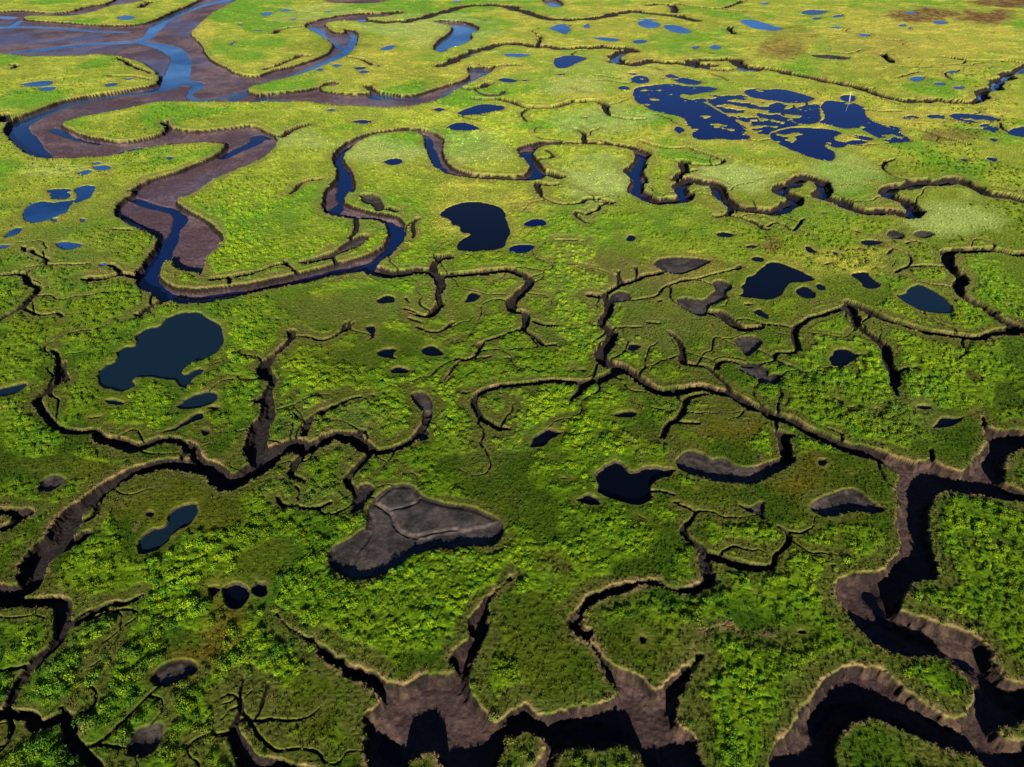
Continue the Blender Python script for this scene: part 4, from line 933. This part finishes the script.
cell = np.zeros(X.shape, np.float32)
cell[:-1, :-1] = (X[:-1, 1:] - X[:-1, :-1]) * (Y[1:, :-1] - Y[:-1, :-1])
vis = (np.abs(PX - 512) < 600) & (PY > -40) & (PY < 840) & (Y > 10) & (Y < 690)
def scatter(name, dens, source, smin, smax, tintf, label, cat, sizef=None):
    lam = (dens * cell * vis)
    lam[:, -1] = 0; lam[-1, :] = 0
    cnt = rng.poisson(np.clip(lam, 0, 20)).ravel()
    idx = np.repeat(np.arange(cnt.size), cnt)
    i, j = idx // NC, idx % NC
    fu, fv = rng.random(len(idx)), rng.random(len(idx))
    def lerp(F):
        return ((F[i, j] * (1 - fu) + F[i, j + 1] * fu) * (1 - fv) + (F[i + 1, j] * (1 - fu) + F[i + 1, j + 1] * fu) * fv)
    co = np.stack([lerp(X), lerp(Y), lerp(Z) - .03], -1).astype(np.float32)
    tint = tintf(i, j).astype(np.float32)
    n = len(idx)
    sc = rng.uniform(smin, smax, n) ** 1.0
    if sizef is not None: sc *= sizef[i, j]
    me = bpy.data.meshes.new(name)
    me.vertices.add(n); me.vertices.foreach_set('co', co.ravel())
    me.attributes.new('tint', 'FLOAT_COLOR', 'POINT').data.foreach_set('color', np.concatenate([tint, np.ones((n, 1), np.float32)], 1).ravel())
    me.attributes.new('size', 'FLOAT', 'POINT').data.foreach_set('value', sc.astype(np.float32))
    rot = np.stack([rng.normal(0, .12, n), rng.normal(0, .12, n), rng.uniform(0, 6.283, n)], 1).astype(np.float32)
    me.attributes.new('turn', 'FLOAT_VECTOR', 'POINT').data.foreach_set('vector', rot.ravel())
    me.attributes.new('pick', 'INT', 'POINT').data.foreach_set('value', rng.integers(0, 4, n).astype(np.int32))
    o = bpy.data.objects.new(name, me); col.objects.link(o)
    o['kind'] = 'stuff'; o['label'] = label; o['category'] = cat
    ng = bpy.data.node_groups.new(name + '_nodes', 'GeometryNodeTree')
    ng.interface.new_socket('Geometry', in_out='INPUT', socket_type='NodeSocketGeometry')
    ng.interface.new_socket('Geometry', in_out='OUTPUT', socket_type='NodeSocketGeometry')
    gi = ng.nodes.new('NodeGroupInput'); go = ng.nodes.new('NodeGroupOutput')
    iop = ng.nodes.new('GeometryNodeInstanceOnPoints'); ci = ng.nodes.new('GeometryNodeCollectionInfo')
    ci.inputs['Collection'].default_value = source; ci.inputs['Separate Children'].default_value = True; ci.inputs['Reset Children'].default_value = True
    def na(nm, dt):
        q = ng.nodes.new('GeometryNodeInputNamedAttribute'); q.data_type = dt; q.inputs['Name'].default_value = nm; return q.outputs['Attribute']
    L = ng.links.new
    L(gi.outputs[0], iop.inputs['Points']); L(ci.outputs[0], iop.inputs['Instance']); iop.inputs['Pick Instance'].default_value = True
    L(na('pick', 'INT'), iop.inputs['Instance Index'])
    e = ng.nodes.new('FunctionNodeEulerToRotation'); L(na('turn', 'FLOAT_VECTOR'), e.inputs[0]); L(e.outputs[0], iop.inputs['Rotation'])
    L(na('size', 'FLOAT'), iop.inputs['Scale']); L(iop.outputs[0], go.inputs[0])
    o.modifiers.new('grass', 'NODES').node_group = ng
    print(name, n)
    return o
def var(i, j, lo=.7, hi=1.35):
    return alb[i, j] * rng.uniform(lo, hi, (len(i), 1))
ok = sstep(.25, .08, depth) * sstep(.3, 1.2, pond)
def tus_tint(i, j):
    c = var(i, j, .65, 1.3)
    k = rng.random((len(i), 1)) + (.45 * fbm(X, Y, 14, 3, 81) + .25 * mid)[i, j][:, None]
    return c * (1 - .5) + .5 * np.where(k > .5, C(.16, .25, .003), np.where(k > .22, C(.080, .18, .003), C(.024, .105, .008))) * (.66 + 1.15 * P_['lush'][i, j][:, None]) * (1 + .25 * fy[i, j][:, None])  # tussocks take the painted brightening with distance too
fall = 1 / (1 + (np.maximum(Y, 1) / 190) ** 2.2)
scatter('tall_marsh_grass', 1.35 * lush * ok * fall * (1 - .85 * sstep(300, 480, Y)) * sstep(-.25, .2, sm + .2), c_tus, .30, .84, tus_tint, 'lumpy bright green tussocks massed across the marsh', 'tall grass', np.clip(1.0 + .8 * big + .5 * sm, .55, 1.7))
def tuf_tint(i, j):
    c = var(i, j, .75, 1.35)
    return c
scatter('short_marsh_grass', (2.3 * (1 - lush * .5)) * ok * (1 - .55 * smoothv) * (1 - .2 * apron) * (1 + 1.2 * np.clip(rim, 0, 1)) * fall ** 1.6, c_tuf, .22, .52, tuf_tint, 'fine olive turf grass along the creeks', 'grass')

# ------------------------------------------------------------------ light, sky, camera
w = bpy.data.worlds.new('World'); scene.world = w; w.use_nodes = True
nt = w.node_tree; nt.nodes.clear()
sky = nt.nodes.new('ShaderNodeTexSky'); sky.sky_type = 'NISHITA'; sky.sun_disc = False
sky.sun_elevation = SUN_EL; sky.sun_rotation = math.pi - SUN_AZ
sky.air_density = .45; sky.dust_density = 0.0; sky.ozone_density = 5.0; sky.altitude = 200
bg = nt.nodes.new('ShaderNodeBackground'); bg.inputs[1].default_value = .05
wo = nt.nodes.new('ShaderNodeOutputWorld')
nt.links.new(sky.outputs[0], bg.inputs[0]); nt.links.new(bg.outputs[0], wo.inputs[0])
sd = Vector((math.sin(SUN_AZ) * math.cos(SUN_EL), -math.cos(SUN_AZ) * math.cos(SUN_EL), math.sin(SUN_EL)))
L = bpy.data.lights.new('sun', 'SUN'); L.energy = 5.0; L.angle = math.radians(.5); L.color = (1.0, .90, .74)
lo = bpy.data.objects.new('sun', L); col.objects.link(lo); lo.rotation_euler = sd.to_track_quat('Z', 'Y').to_euler(); lo.location = sd * 500
cam = bpy.data.cameras.new('camera'); cam.sensor_width = 36; cam.lens = FPX / 1024 * 36; cam.clip_end = 20000; cam.clip_start = .5
co = bpy.data.objects.new('camera', cam); col.objects.link(co)
co.location = (0, 0, H); co.rotation_euler = (math.pi / 2 - TH, 0, 0); scene.camera = co
scene.view_settings.view_transform = 'Standard'; scene.view_settings.look = 'None'; scene.view_settings.gamma = 1
scene.view_settings.use_curve_mapping = False; scene.view_settings.exposure = 1.28
scene.cycles.max_bounces = 4; scene.cycles.diffuse_bounces = 2; scene.cycles.glossy_bounces = 2; scene.cycles.transparent_max_bounces = 2
